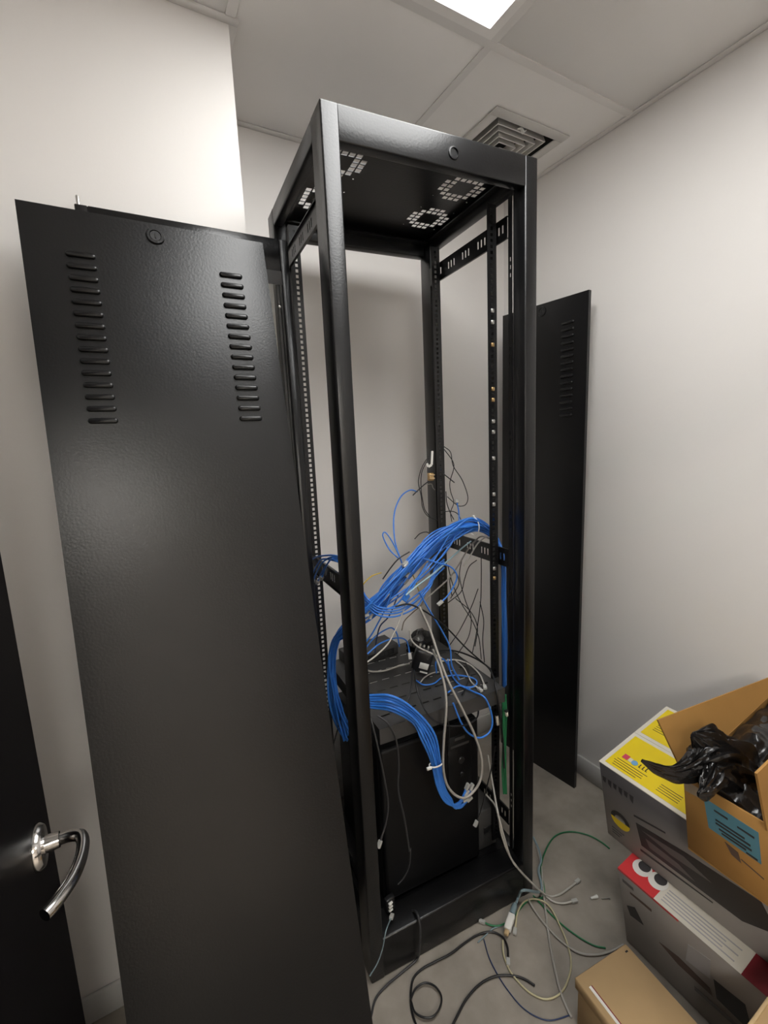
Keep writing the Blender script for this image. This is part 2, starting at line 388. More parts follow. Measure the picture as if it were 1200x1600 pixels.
# ------------------------------------------------------------------ tray, tower and devices inside the rack
def inrack(name, loc, rz=0.0, extra=None):
    m = Matrix.Rotation(RA, 4, 'Z') @ Matrix.Translation(loc) @ Matrix.Rotation(rz, 4, 'Z')
    if extra: m = m @ extra
    return empty(name, matrix=m)
tray = inrack('rack_shelf', (.08, .04, .752)); tag(tray, 'dark grey slotted steel shelf tray mounted inside the rack', 'shelf')
us = [0]; u = .03
while u < .40: us += [u, u+.028]; u += .044
us.append(.436)
vv = [0]; v = .05
while v < .42: vv += [v, v+.007]; v += .062
vv.append(.45)
perf('tray_top', us, vv, lambda i, j: i % 2 == 1 and j % 2 == 1, .002, 'dgreym', tray, lambda a, b, t: (a, b, t))
boxes('front_lip', [(0, .436, -.001, .001, -.044, .002), (0, .436, .001, .012, -.044, -.042)], 'dgreym', tray)
for x in (0, .434): boxes('side_lip', [(x, x+.002, .001, .45, -.044, 0)], 'dgreym', tray)
for x, x2 in ((-.048, 0), (.436, .466)): boxes('mount_ear', [(x, x2, .0665, .0685, -.044, -.002)], 'dgreym', tray)
tower = inrack('tower_unit', (.10, .10, .1115)); tag(tower, 'black tower unit standing on the rack floor under the shelf', 'computer')
boxes('body', [(0, .36, .02, .38, 0, .52)], 'tower', tower, bev=.004)
boxes('fascia', [(.002, .358, .0, .02, .004, .525)], 'tower', tower, bev=.012, seg=3)
boxes('bay_cover', [(.235, .325, -.003, .002, .25, .49)], 'tower', tower, bev=.002)
boxes('bay_slot', [(.245, .315, -.0045, -.002, .452, .460)], 'dgreym', tower)
for z, r in ((.40, .012), (.35, .008)): lathe('button', [(0, .004), (r*.8, .004), (r, .002), (r, 0)], 'blackp', tower, 18, Matrix.Translation((.285, -.003, z)) @ Matrix.Rotation(PI/2, 4, 'X'))
boxes('status_plate', [(.262, .300, -.0045, -.002, .474, .484)], 'dgreym', tower)
sw = inrack('network_switch', (.13, .39, .754), .12); tag(sw, 'flat dark grey network switch at the back left of the shelf', 'network switch')
boxes('case', [(0, .20, 0, .095, .003, .045)], 'dgreym', sw, bev=.002)
boxes('port_strip', [(.02, .18, -.002, .001, .012, .032)], 'blackp', sw)
for q in range(8): boxes('port', [(.026+q*.0185, .040+q*.0185, -.003, 0, .015, .029)], 'dark', sw)
for x in (.015, .185):
    for y in (.015, .08): lathe('foot', [(0, 0), (.006, 0), (.006, .004), (0, .004)], 'blackp', sw, 10, Matrix.Translation((x, y, 0)))
ps = inrack('power_supply', (.467, .12, .1115), .0); tag(ps, 'dark grey box shaped power supply right of the black tower', 'power supply')
boxes('case', [(0, .075, 0, .15, 0, .15)], 'dgreym', ps, bev=.004)
boxes('socket', [(.02, .055, -.003, .003, .06, .085)], 'blackp', ps, bev=.001)
# adapter on the tray
ad = inrack('power_adapter', (.325, .25, .767), -.5, Matrix.Rotation(.30, 4, 'Y') @ Matrix.Scale(1.2, 4)); tag(ad, 'black wall plug adapter with glossy white label standing on the shelf', 'power adapter')
boxes('case', [(-.026, .026, -.018, .018, 0, .066)], 'blackp', ad, bev=.009, seg=3)
boxes('label_sticker', [(-.006, .019, -.0188, -.0175, .016, .034)], 'white', ad, bev=.0004)
boxes('stripe', [(.0, .021, -.0188, -.0175, .005, .009)], 'white', ad)
for k in range(3): boxes('pin', [(-.020+k*.012, -.015+k*.012, -.004, .004, .066, .078)], 'steel', ad, bev=.001)
# crumpled dark pouch behind it
def lump(name, parent, rx_, ry_, rz_, seed, m, amp=.25, freq=1.6, sub=3):
    bm = bmesh.new(); bmesh.ops.create_icosphere(bm, subdivisions=sub, radius=1)
    for v in bm.verts:
        n = noise.noise(v.co*freq+Vector((seed, seed, 0)))*amp + abs(noise.noise(v.co*freq*2.3+Vector((0, seed, 3))))*amp*.7
        v.co *= 1+n; v.co = Vector((v.co.x*rx_, v.co.y*ry_, max(-.6, v.co.z)*rz_ + .6*rz_))
    return link(name, finish(bm, name, True, 40), m, parent)
pb = inrack('plastic_pouch', (.425, .42, .756), .3); tag(pb, 'crumpled black plastic pouch heaped at the back of the shelf', 'plastic bag')
lump('pouch_body', pb, .058, .036, .036, 4.0, 'bag', .5, 2.2)
# mains plug with three prongs by the tower foot
mp = inrack('mains_plug', (.098, .060, .131), .2); tag(mp, 'black mains plug with three bright prongs standing at the tower foot', 'plug')
boxes('plug_body', [(-.016, .016, 0, .018, 0, .044)], 'blackp', mp, bev=.004, seg=2)
for z in (.008, .020, .032): boxes('prong', [(-.011, .003, -.006, .001, z, z+.005)], 'white', mp, bev=.001)
# odds and ends at the rear post
tg = inrack('paper_tag', (.478, .398, 1.443)); tag(tg, 'white paper tag tucked on the rear right rail', 'tag')
bm = bmesh.new(); pts = [(.012, 0, .055), (.010, 0, .03), (.008, 0, .006), (-.006, 0, .0), (-.012, 0, .012)]
for (a, b) in zip(pts, pts[1:]):
    A, B2 = Vector(a), Vector(b); d = (B2-A).normalized(); s = Vector((d.z, 0, -d.x))*.0045
    q = [A+s, A-s, B2-s, B2+s]; f0 = [bm.verts.new(x+Vector((0, .0, 0))) for x in q]; f1 = [bm.verts.new(x+Vector((0, .001, 0))) for x in q]
    bm.faces.new(f0); bm.faces.new(f1[::-1])
    for i in range(4): bm.faces.new((f0[i], f0[(i+1) % 4], f1[(i+1) % 4], f1[i]))
link('strip', finish(bm, 'strip'), 'white', tg)
tb = inrack('terminal_block', (.480, .398, 1.392)); tag(tb, 'small brown terminal block on the rear right rail below the paper tag', 'terminal block')
boxes('block', [(-.010, .010, -.008, .008, 0, .028)], 'brass', tb, bev=.002)
for z in (.006, .018): boxes('clamp', [(-.012, .012, -.0095, -.006, z, z+.005)], 'carde', tb, bev=.001)
wc = inrack('wire_clip', (.474, .396, 1.372)); tag(wc, 'bent bare wire clip under the terminal block', 'clip')
tube('wire', [(-.016, 0, .008), (.006, 0, .008), (.010, 0, .004), (.012, -.002, -.006), (.018, -.004, -.014)], .0016, 'steel', wc, 6)
for (lx, ly, lz, hh, lab) in ((.497, .052, .625, .036, 'long cream connector hanging beside the right front rail'), (.524, .040, .655, .016, 'short cream connector above the long one beside the right front rail')):
    cc = inrack('connector', (lx, ly, lz), .1, Matrix.Rotation(-.12, 4, 'Y')); tag(cc, lab, 'connector')
    boxes('shell', [(-.004, .004, -.004, .004, 0, hh)], 'boxw', cc, bev=.001)
    boxes('collar', [(-.0045, .0045, -.0045, .0045, hh, hh+.005)], 'blackp', cc)
ct = inrack('cable_tie', (.236, .004, .616), .0); tag(ct, 'white cable tie around the drooping blue bundle', 'cable tie')
tube('band', [(.021*math.cos(2*PI*i/10), .012*math.sin(2*PI*i/10), 0) for i in range(11)], .0022, 'white', ct, 6, k=4)
boxes('head', [(-.034, -.018, -.010, -.003, -.004, .004)], 'white', ct, bev=.001)
kt = inrack('cable_tie', (.505, .178, 1.255), .0, Matrix.Rotation(PI/2, 4, 'Y')); tag(kt, 'white cable tie near the crown of the arched blue bundle', 'cable tie')
tube('band', [(.030*math.cos(2*PI*i/10), .030*math.sin(2*PI*i/10), 0) for i in range(11)], .0018, 'white', kt, 6, k=4)
boxes('head', [(-.036, -.028, -.006, .002, -.003, .003)], 'white', kt, bev=.001)

# ------------------------------------------------------------------ panels
louv = None
def louvre_mesh():
    bm = bmesh.new(); n = 14; wl, hl, dp = .055, .0125, .0065
    rings = []
    for (s, d) in ((1.0, 0), (.93, .45), (.8, .8), (.55, 1.0)):
        r = []
        for i in range(n*2):
            a = 2*PI*i/(n*2); cx = (wl/2-hl/2) if math.cos(a) > 0 else -(wl/2-hl/2)
            r.append(bm.verts.new((cx + hl/2*s*math.cos(a), -dp*d, hl/2*s*math.sin(a) - (1-s)*.002)))
        rings.append(r)
    for a, b in zip(rings, rings[1:]):
        for i in range(len(a)): j = (i+1) % len(a); bm.faces.new((a[i], a[j], b[j], b[i]))
    bm.faces.new(rings[-1])
    me = finish(bm, 'louvre', True, 60); me.materials.append(M['black']); return me
LM = louvre_mesh()
def panel(w, h, matrix, label, cols, lscale=1.0):
    e = empty('side_panel', matrix=matrix); tag(e, label, 'panel', 'louvred rack side panels')
    boxes('sheet', [(0, w, 0, .0025, 0, h), (0, .0025, .0025, .016, 0, h), (w-.0025, w, .0025, .016, 0, h), (0, w, .0025, .016, h-.0025, h), (0, w, .0025, .016, 0, .0025)], 'black', e)
    for cx in cols:
        for k in range(15):
            l = link('louvre', LM, None, e); l.location = (cx, 0.0005, h-.098-k*.0252)
    m = Matrix.Translation((w/2, 0.0, h-.030)) @ Matrix.Rotation(PI/2, 4, 'X')
    lr = lathe('lock_ring', [(.0125, .001), (.0125, .0045), (.0175, .0045), (.0195, .0)], 'black', e, 28, m)
    lp = lathe('lock_plug', [(0, .003), (.011, .003), (.012, .002), (.012, 0)], 'blackp', e, 24, m)
    boxes('key_slot', [(w/2-.001, w/2+.001, -.0042, -.0028, h-.036, h-.024)], 'dark', lp).matrix_parent_inverse = m.inverted()
    return e
pm = Matrix.Translation((-.567, -.17, .004)) @ Matrix.Rotation(.018, 4, 'Z') @ Matrix.Rotation(-.192, 4, 'X')
panel(.50, 2.088, pm, 'large black louvred panel leaning in the left foreground before the glass door', (.10, .408))
ya = math.atan2(-.993, .115)
pr = Matrix.Translation((1.056, .578, .001)) @ Matrix.Rotation(ya, 4, 'Z') @ Matrix.Rotation(-.012, 4, 'X')
panel(.40, 2.06, pr, 'black louvred panel standing upright between the rack and the right wall', (.095, .318))

# glass door leaning behind the left panel
gm = Matrix.Translation((-.475, .252, .001)) @ Matrix.Rotation(-.021, 4, 'X')
gd = empty('rack_door', matrix=gm); tag(gd, 'black framed glass rack door leaning behind the large louvred panel', 'rack door')
gw, gh = .488, 2.094
for x in (0, gw-.025): boxes('stile', [(x, x+.025, 0, .022, 0, gh)], 'black', gd, bev=.002)
boxes('top_rail', [(.025, gw-.025, 0, .022, gh-.085, gh)], 'black', gd, bev=.002)
boxes('bottom_rail', [(.025, gw-.025, 0, .022, 0, .085)], 'black', gd, bev=.002)
boxes('glass_pane', [(.020, gw-.020, .010, .014, .08, gh-.08)], 'glass', gd)
lathe('hinge_pin', [(0, .022), (.003, .022), (.004, .02), (.004, 0)], 'steel', gd, 12, Matrix.Translation((.008, .011, gh)))
boxes('glass_clip', [(gw-.080, gw-.025, -.0015, .001, gh-.118, gh-.083)], 'dgreym', gd)
lathe('clip_screw', [(0, .004), (.003, .003), (.004, 0)], 'steel', gd, 12, Matrix.Translation((gw-.037, .003, gh-.175)) @ Matrix.Rotation(PI/2, 4, 'X'))
boxes('glass_strip', [(gw-.040, gw-.034, .004, .010, .085, gh-.118)], 'dgreym', gd)

# ------------------------------------------------------------------ cartons on the right
E1 = Vector((.981, -.025, .193)).normalized(); E3 = Vector((-.193, .005, .981)); E3 = (E3-E1*E3.dot(E1)).normalized(); EY = E3.cross(E1)
def bframe(o): m = Matrix((E1, EY, E3)).transposed().to_4x4(); m.translation = o; return m
B0 = Vector((.721, -.305, .0)); T0 = B0+E3*.294; G1 = Vector((.678, -.224, .571)); G0 = G1-E3*.2755
def decal_side(parent, poly, m, name='print', th=.0006, z=0.0): return prism(name, [(a, b) for a, b in poly], th, m, parent, lambda u, v, t: (-.0004-t, -u, v+z))
def decal_top(parent, poly, m, z, name='print', th=.0006): return prism(name, poly, th, m, parent, lambda a, u, t: (a, -u, z+.0003+t))
def circ(cx, cy, r, a0=0, a1=2*PI, n=20): return [(cx+r*math.cos(a0+(a1-a0)*i/n), cy+r*math.sin(a0+(a1-a0)*i/n)) for i in range(n + (0 if a1-a0 > 6.2 else 1))]
# lower carton, red stripe
rb = empty('printer_carton', matrix=bframe(B0)); tag(rb, 'grey product carton with a red and white striped top standing on the floor', 'box')
boxes('carton_body', [(0, .40, -.37, 0, 0, .294)], 'boxg', rb, bev=.002)
decal_top(rb, [(.0, 0), (.396, 0), (.396, .105), (.0, .105)], 'red', .294)
decal_top(rb, [(.0, .105), (.396, .105), (.396, .31), (.0, .31)], 'boxw', .294)
decal_top(rb, [(.0, .31), (.396, .31), (.396, .368), (.0, .368)], 'dred', .294)
for u in (.042, .088):
    decal_top(rb, circ(.050, u, .025), 'white', .2947); decal_top(rb, circ(.058, u+.002, .016), 'inkt', .2954)
for k in range(5):
    decal_top(rb, [(.012+k*.009, .118), (.015+k*.009, .118), (.015+k*.009, .29-.03*(k % 2)), (.012+k*.009, .29-.03*(k % 2))], 'inkl', .2947)
zt = .294
decal_side(rb, [(.0, zt-.006), (.17, zt-.006), (.17, zt), (.0, zt)], 'red')
decal_side(rb, [(.017, zt-.128), (.043, zt-.105), (.066, zt-.147), (.025, zt-.158)], 'ink')
decal_side(rb, [(.033, zt-.056), (.096, zt-.050), (.096, zt-.060), (.033, zt-.064)], 'inkb')
decal_side(rb, [(.012, zt-.028), (.045, zt-.028), (.045, zt-.040), (.012, zt-.040)], 'inkg')
decal_side(rb, [(.11, zt-.157), (.162, zt-.143), (.239, zt-.150), (.245, zt-.172), (.16, zt-.175)], 'inkb')
decal_side(rb, [(.191, zt-.058), (.244, zt-.043), (.241, zt-.114), (.182, zt-.127)], 'inkl')
decal_side(rb, [(.249, zt-.103), (.317, zt-.090), (.330, zt-.169), (.254, zt-.165)], 'ink')
decal_side(rb, [(.20, zt-.20), (.35, zt-.185), (.35, zt-.20), (.20, zt-.215)], 'inkg')
# yellow topped carton
gb = empty('printer_carton', matrix=bframe(G0+E3*.0035)); tag(gb, 'grey product carton with bright yellow top flaps under the open cardboard box', 'box')
HG = .2743
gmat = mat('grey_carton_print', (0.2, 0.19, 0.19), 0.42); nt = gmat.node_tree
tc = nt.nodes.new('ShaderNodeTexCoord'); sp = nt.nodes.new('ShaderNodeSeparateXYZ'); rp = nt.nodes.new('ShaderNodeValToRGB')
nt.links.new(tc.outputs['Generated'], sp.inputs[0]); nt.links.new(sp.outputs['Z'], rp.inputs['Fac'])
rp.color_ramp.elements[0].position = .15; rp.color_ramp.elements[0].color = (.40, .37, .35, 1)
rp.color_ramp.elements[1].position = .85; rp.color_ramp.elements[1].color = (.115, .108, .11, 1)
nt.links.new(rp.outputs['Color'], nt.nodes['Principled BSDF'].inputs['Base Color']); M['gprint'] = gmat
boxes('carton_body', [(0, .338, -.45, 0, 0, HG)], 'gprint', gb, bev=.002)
for a, b, nm in ((.0, .1685, 0), (.1695, .338, 1)):
    f = boxes('top_flap', [(a, b, -.45, 0, HG-.0005, HG+.002)], 'boxw', gb)
    o2 = decal_top(f, [(a+.012, .012), (b-.012, .012), (b-.012, .432), (a+.012, .432)], 'yellow', HG+.002, 'yellow_print')
z2 = HG+.003
decal_top(gb, [(.058, .034), (.076, .034), (.076, .050), (.058, .050)], 'magenta', z2)
decal_top(gb, [(.058, .052), (.073, .052), (.073, .062), (.058, .062)], 'boxw', z2)
decal_top(gb, circ(.064, .070, .009), 'cyan', z2)
for u in (.084, .094, .103): decal_top(gb, [(.058, u), (.072, u), (.072, u+.0025), (.060, u+.0025), (.060, u+.006), (.058, u+.006)], 'ink', z2)
for k, (u0, u1) in enumerate(((.028, .118), (.024, .11), (.028, .112), (.03, .10))):
    a = .046-k*.0085; decal_top(gb, [(a, u0), (a+.0018, u0), (a+.0018, u1), (a, u1)], 'inkb', z2)
for k in range(4):
    a = .050-k*.008; decal_top(gb, [(a, .155), (a+.0016, .155), (a+.0016, .212), (a, .212)], 'inkb', z2)
for k in range(4):
    a = .215+k*.009; decal_top(gb, [(a, .03), (a+.0016, .03), (a+.0016, .10), (a, .10)], 'inkb', z2)
zt = HG
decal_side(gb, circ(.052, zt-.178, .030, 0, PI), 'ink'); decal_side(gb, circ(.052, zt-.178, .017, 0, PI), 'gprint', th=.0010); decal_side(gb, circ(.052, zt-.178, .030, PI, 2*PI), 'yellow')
decal_side(gb, [(.104, zt-.137), (.246, zt-.111), (.404, zt-.093), (.435, zt-.158), (.364, zt-.201), (.217, zt-.207), (.115, zt-.211)], 'ink')
decal_side(gb, [(.120, zt-.150), (.235, zt-.130), (.30, zt-.150), (.20, zt-.160)], 'inkg', th=.001)
decal_side(gb, [(.13, zt-.170), (.22, zt-.172), (.26, zt-.190), (.14, zt-.195)], 'inkg', th=.001)
decal_side(gb, [(.10, zt-.112), (.19, zt-.092), (.19, zt-.097), (.10, zt-.118)], 'ink')
for k in range(6): decal_side(gb, [(.008+k*.017, zt-.045), (.020+k*.017, zt-.045), (.016+k*.017, zt-.066-.006*(k % 2)), (.008+k*.017, zt-.062)], 'inkt')
decal_side(gb, [(.11, zt-.228), (.30, zt-.215), (.30, zt-.219), (.11, zt-.236)], 'ink')
for k in range(3): decal_side(gb, [(.02, zt-.225-k*.010), (.060-k*.008, zt-.225-k*.010), (.060-k*.008, zt-.229-k*.010), (.02, zt-.229-k*.010)], 'inkg')
# open cardboard box with the bag
C0 = G1+E1*(-.07)-EY*.29+E3*.0075
cb = empty('open_carton', matrix=bframe(C0)); tag(cb, 'open brown cardboard box holding a black bin liner on the yellow carton', 'box')
cw, cl, ch, th = .46, .158, .215, .004
boxes('carton_bottom', [(0, cw, -cl, 0, 0, th)], 'card', cb)
boxes('left_wall', [(0, th, -cl, 0, th, ch)], 'card', cb, bev=.001)
boxes('right_wall', [(cw-th, cw, -cl, 0, th, ch)], 'card', cb, bev=.001)
boxes('far_wall', [(th, cw-th, -th, 0, th, ch)], 'card', cb)
boxes('near_wall', [(th, cw-th, -cl, -cl+th, th, ch)], 'card', cb)
def flap(name, pts, thv, m):
    bm = bmesh.new(); P = [Vector(p) for p in pts]; n = (P[1]-P[0]).cross(P[3]-P[0]).normalized()*thv
    a = [bm.verts.new(p) for p in P]; b = [bm.verts.new(p+n) for p in P]
    bm.faces.new(a); bm.faces.new(b[::-1])
    for i in range(4): bm.faces.new((a[i], a[(i+1) % 4], b[(i+1) % 4], b[i]))
    return link(name, finish(bm, name), m, cb)
flap('far_flap', [(0, 0, ch-.002), (cw, 0, ch-.002), (cw, .0085, ch+.020), (-.002, .050, ch+.118)], .004, 'card')
flap('near_flap', [(-.012, -cl, ch-.002), (cw, -cl, ch-.002), (cw, -cl-.01, ch+.15), (-.060, -cl-.006, ch+.172)], .004, 'card')
decal_side(cb, [(.042, .187), (.142, .183), (.146, .104), (.049, .110)], 'bluep', 'blue_label')
for (u0, u1, z) in ((.062, .088, .172), (.105, .135, .166), (.064, .118, .148), (.064, .128, .139), (.070, .13, .128), (.075, .12, .120), (.12, .14, .112)):
    decal_side(cb, [(u0, z), (u1, z-.001), (u1, z-.006), (u0, z-.004)], 'ink', 'label_print', .0012)
decal_side(cb, [(.08, .100), (.105, .094), (.110, .070), (.092, .076)], 'inkb', 'print')
decal_side(cb, [(.11, .082), (.150, .070), (.150, .067), (.11, .079)], 'inkb', 'print')
decal_side(cb, [(.0, ch-.012), (.036, ch-.010), (.040, ch-.036), (.004, ch-.040)], 'tape', 'tape_strip')
# bin liner
bg = empty('bin_liner', matrix=bframe(C0+E3*.006)); tag(bg, 'glossy black bin liner bulging out of the open cardboard box', 'plastic bag')
def bag_mesh():
    bm = bmesh.new(); nx, ny = 60, 30; g = {}
    x0, x1, y0, y1 = .008, cw-.008, -cl+.008, -.008
    for i in range(nx+1):
        for j in range(ny+1):
            s, t = i/nx, j/ny; x = x0+(x1-x0)*s; y = y0+(y1-y0)*t
            e = min(1, min(s, 1-s)*5)*0.5+0.5; e2 = min(1, min(t, 1-t)*4)
            p = Vector((x*14, y*16, 1.3))
            n = noise.noise(p)*.016 + abs(noise.noise(p*2.1+Vector((3, 0, 0))))*-.020 + noise.noise(Vector((x*20, y*60, 5)))*.006
            z = .188 + .030*e2*e + .030*t*(1-.6*s) + n*1.3*(.4+.6*e2)
            g[i, j] = bm.verts.new((x, y, z))
    for i in range(nx):
        for j in range(ny): bm.faces.new((g[i, j], g[i+1, j], g[i+1, j+1], g[i, j+1]))
    # skirt down into the box
    ring = [g[i, 0] for i in range(nx+1)] + [g[nx, j] for j in range(1, ny+1)] + [g[i, ny] for i in range(nx-1, -1, -1)] + [g[0, j] for j in range(ny-1, 0, -1)]
    low = [bm.verts.new((v.co.x, v.co.y, .004)) for v in ring]
    for i in range(len(ring)): j = (i+1) % len(ring); bm.faces.new((ring[i], ring[j], low[j], low[i]))
    bm.faces.new(low[::-1])
    return finish(bm, 'bag_body', True, 50)
link('bag_body', bag_mesh(), 'bag', bg)
def neck_mesh():
    bm = bmesh.new(); n = 64
    def sheet(path, rad, seed, flat=.6):
        path = catmull(path, 10); rings = []
        for k, p in enumerate(path):
            s = k/(len(path)-1)*(len(rad)-1); i = min(int(s), len(rad)-2); r = rad[i]+(rad[i+1]-rad[i])*(s-i)
            t = (path[min(k+1, len(path)-1)]-path[max(k-1, 0)]).normalized(); a = t.cross(Vector((0, 0, 1))).normalized(); b = a.cross(t)
            row = []
            for j in range(n):
                th_ = 2*PI*j/n; c_, s_ = math.cos(th_), math.sin(th_)
                f = 1 + .30*abs(noise.noise(Vector((c_*3.1+seed, s_*3.1, k*.05))))*2 - .25 + .22*noise.noise(Vector((c_*6+seed, s_*6, k*.11)))
                row.append(bm.verts.new(p + a*r*f*c_*flat + b*r*f*s_))
            rings.append(row)
        for a, b in zip(rings, rings[1:]):
            for j in range(n): bm.faces.new((a[j], a[(j+1) % n], b[(j+1) % n], b[j]))
        bm.faces.new(rings[0][::-1]); bm.faces.new(rings[-1])
    sheet([(.095, -0.068, 0.175), (.070, -0.058, 0.225), (.040, -0.048, 0.258), (.005, -0.043, 0.272), (-.030, -0.040, 0.278)], [.062, .066, .064, .050, .020], 1.0, .7)
    sheet([(.0, -0.042, 0.278), (-.045, -0.038, 0.282), (-.085, -0.030, 0.295), (-.120, -0.020, 0.322), (-.150, -0.012, 0.355)], [.044, .028, .018, .011, .003], 7.0, .45)
    sheet([(.03, -0.058, 0.265), (-.015, -0.068, 0.258), (-.045, -0.070, 0.253), (-.065, -0.068, 0.256)], [.046, .036, .022, .006], 12.0, .5)
    sheet([(.05, -0.048, 0.280), (.020, -0.038, 0.315), (-.005, -0.030, 0.340)], [.040, .034, .008], 21.0, .6)
    return finish(bm, 'tied_neck', True, 60)
link('tied_neck', neck_mesh(), 'bag', bg)
# small brown carton on the floor with a lid
lb = empty('lidded_carton', (.506, -.367, 0), (0, 0, -.10)); tag(lb, 'small tan carton with a closed lid and white strip on the floor', 'box')
boxes('carton_body', [(-.088, .088, -.26, -.004, 0, .135)], 'cardt', lb, bev=.002)
boxes('lid', [(-.094, .094, -.266, .002, .120, .150)], 'cardt', lb, bev=.003)
boxes('lid_strip', [(-.078, -.071, -.26, -.030, .1495, .1512)], 'white', lb)
boxes('lid_line', [(-.071, -.068, -.26, -.030, .1495, .1509)], 'dred', lb)
boxes('lid_notch', [(.074, .082, -.016, -.012, .1495, .1507)], 'ink', lb)
# nearest carton at the right bottom corner
nb = empty('plain_carton', (.44, -.980, 0), (0, 0, .0)); tag(nb, 'plain tan carton in the nearest right corner of the picture', 'box')
boxes('carton_body', [(0, .42, 0, .285, 0, .385)], 'cardt', nb, bev=.002)
boxes('top_flap', [(0, .42, .142, .287, .385, .390)], 'cardt', nb, bev=.001)
boxes('top_flap', [(0, .42, -.002, .140, .385, .390)], 'cardt', nb, bev=.001)
boxes('flap_edge', [(0, .42, .283, .289, .383, .394)], 'carde', nb, bev=.001)

# ------------------------------------------------------------------ small things on the floor
sc = empty('screw', (.768, -.187, .004), (0, PI/2, -.5)); tag(sc, 'small steel screw lying on the floor left of the cartons', 'screw')
lathe('shaft', [(0, 0), (.0018, .002), (.0018, .024)], 'steel', sc, 10); lathe('head', [(.0018, .024), (.004, .026), (.0035, .028), (0, .0285)], 'steel', sc, 12)
wcl = empty('wall_plug', (.738, -.168, .005), (0, PI/2, -.3)); tag(wcl, 'white plastic wall plug lying beside the screw', 'wall plug')
lathe('sleeve', [(0, 0), (.0032, .001), (.004, .012), (.0055, .022), (.0055, .026), (0, .026)], 'white', wcl, 12)
def along(a, b):
    a, b = Vector(a), Vector(b); z = (b-a).normalized(); x = z.cross(Vector((0, 0, 1))).normalized(); y = z.cross(x)
    m = Matrix((x, y, z)).transposed().to_4x4(); m.translation = a; return m
wp = empty('mains_plug', matrix=along((.505, -.058, .018), (.409, -.112, .014))); tag(wp, 'white plug with a light blue boot lying on the floor before the rack', 'plug')
lathe('boot', [(0, 0), (.0055, 0), (.0085, .006), (.0095, .038), (0, .038)], 'c_bgrey', wp, 16)
boxes('plug_body', [(-.011, .011, -.009, .009, .038, .090)], 'white', wp, bev=.004, seg=2)
boxes('tip', [(-.007, .007, -.005, .005, .090, .106)], 'carde', wp, bev=.002)

# ------------------------------------------------------------------ cables
def plug_mesh():
    bm = bmesh.new(); box(bm, -.0055, .0055, -.004, .004, -.004, .016, bev=.0008); box(bm, -.002, .002, .004, .0055, .0, .014)
    me = finish(bm, 'plug'); me.materials.append(M['clear']); return me
PLUG = plug_mesh()
def boot_mesh():
    bm = bmesh.new(); box(bm, -.0075, .0075, -.007, .007, -.012, .012, bev=.002)
    me = finish(bm, 'boot'); me.materials.append(M['c_blue']); return me
def add_plug(o, a, b, mesh=None, name='plug'):
    p = link(name, mesh or PLUG, None, o); p.matrix_local = along(a, Vector(a)+(Vector(a)-Vector(b))); return p
def cable(name, label, col, r, plug, group, pts, cat='cable'):
    P = catmull(pts, 6); o = tube(name, P, r, 'c_'+col, None, 7, k=0); tag(o, label, cat, group)
    if 's' in plug: add_plug(o, P[0], P[1])
    if 'e' in plug: add_plug(o, P[-1], P[-2])
    if 'b' in plug: add_plug(o, P[-1], P[-2], boot_mesh(), 'boot')
    return o
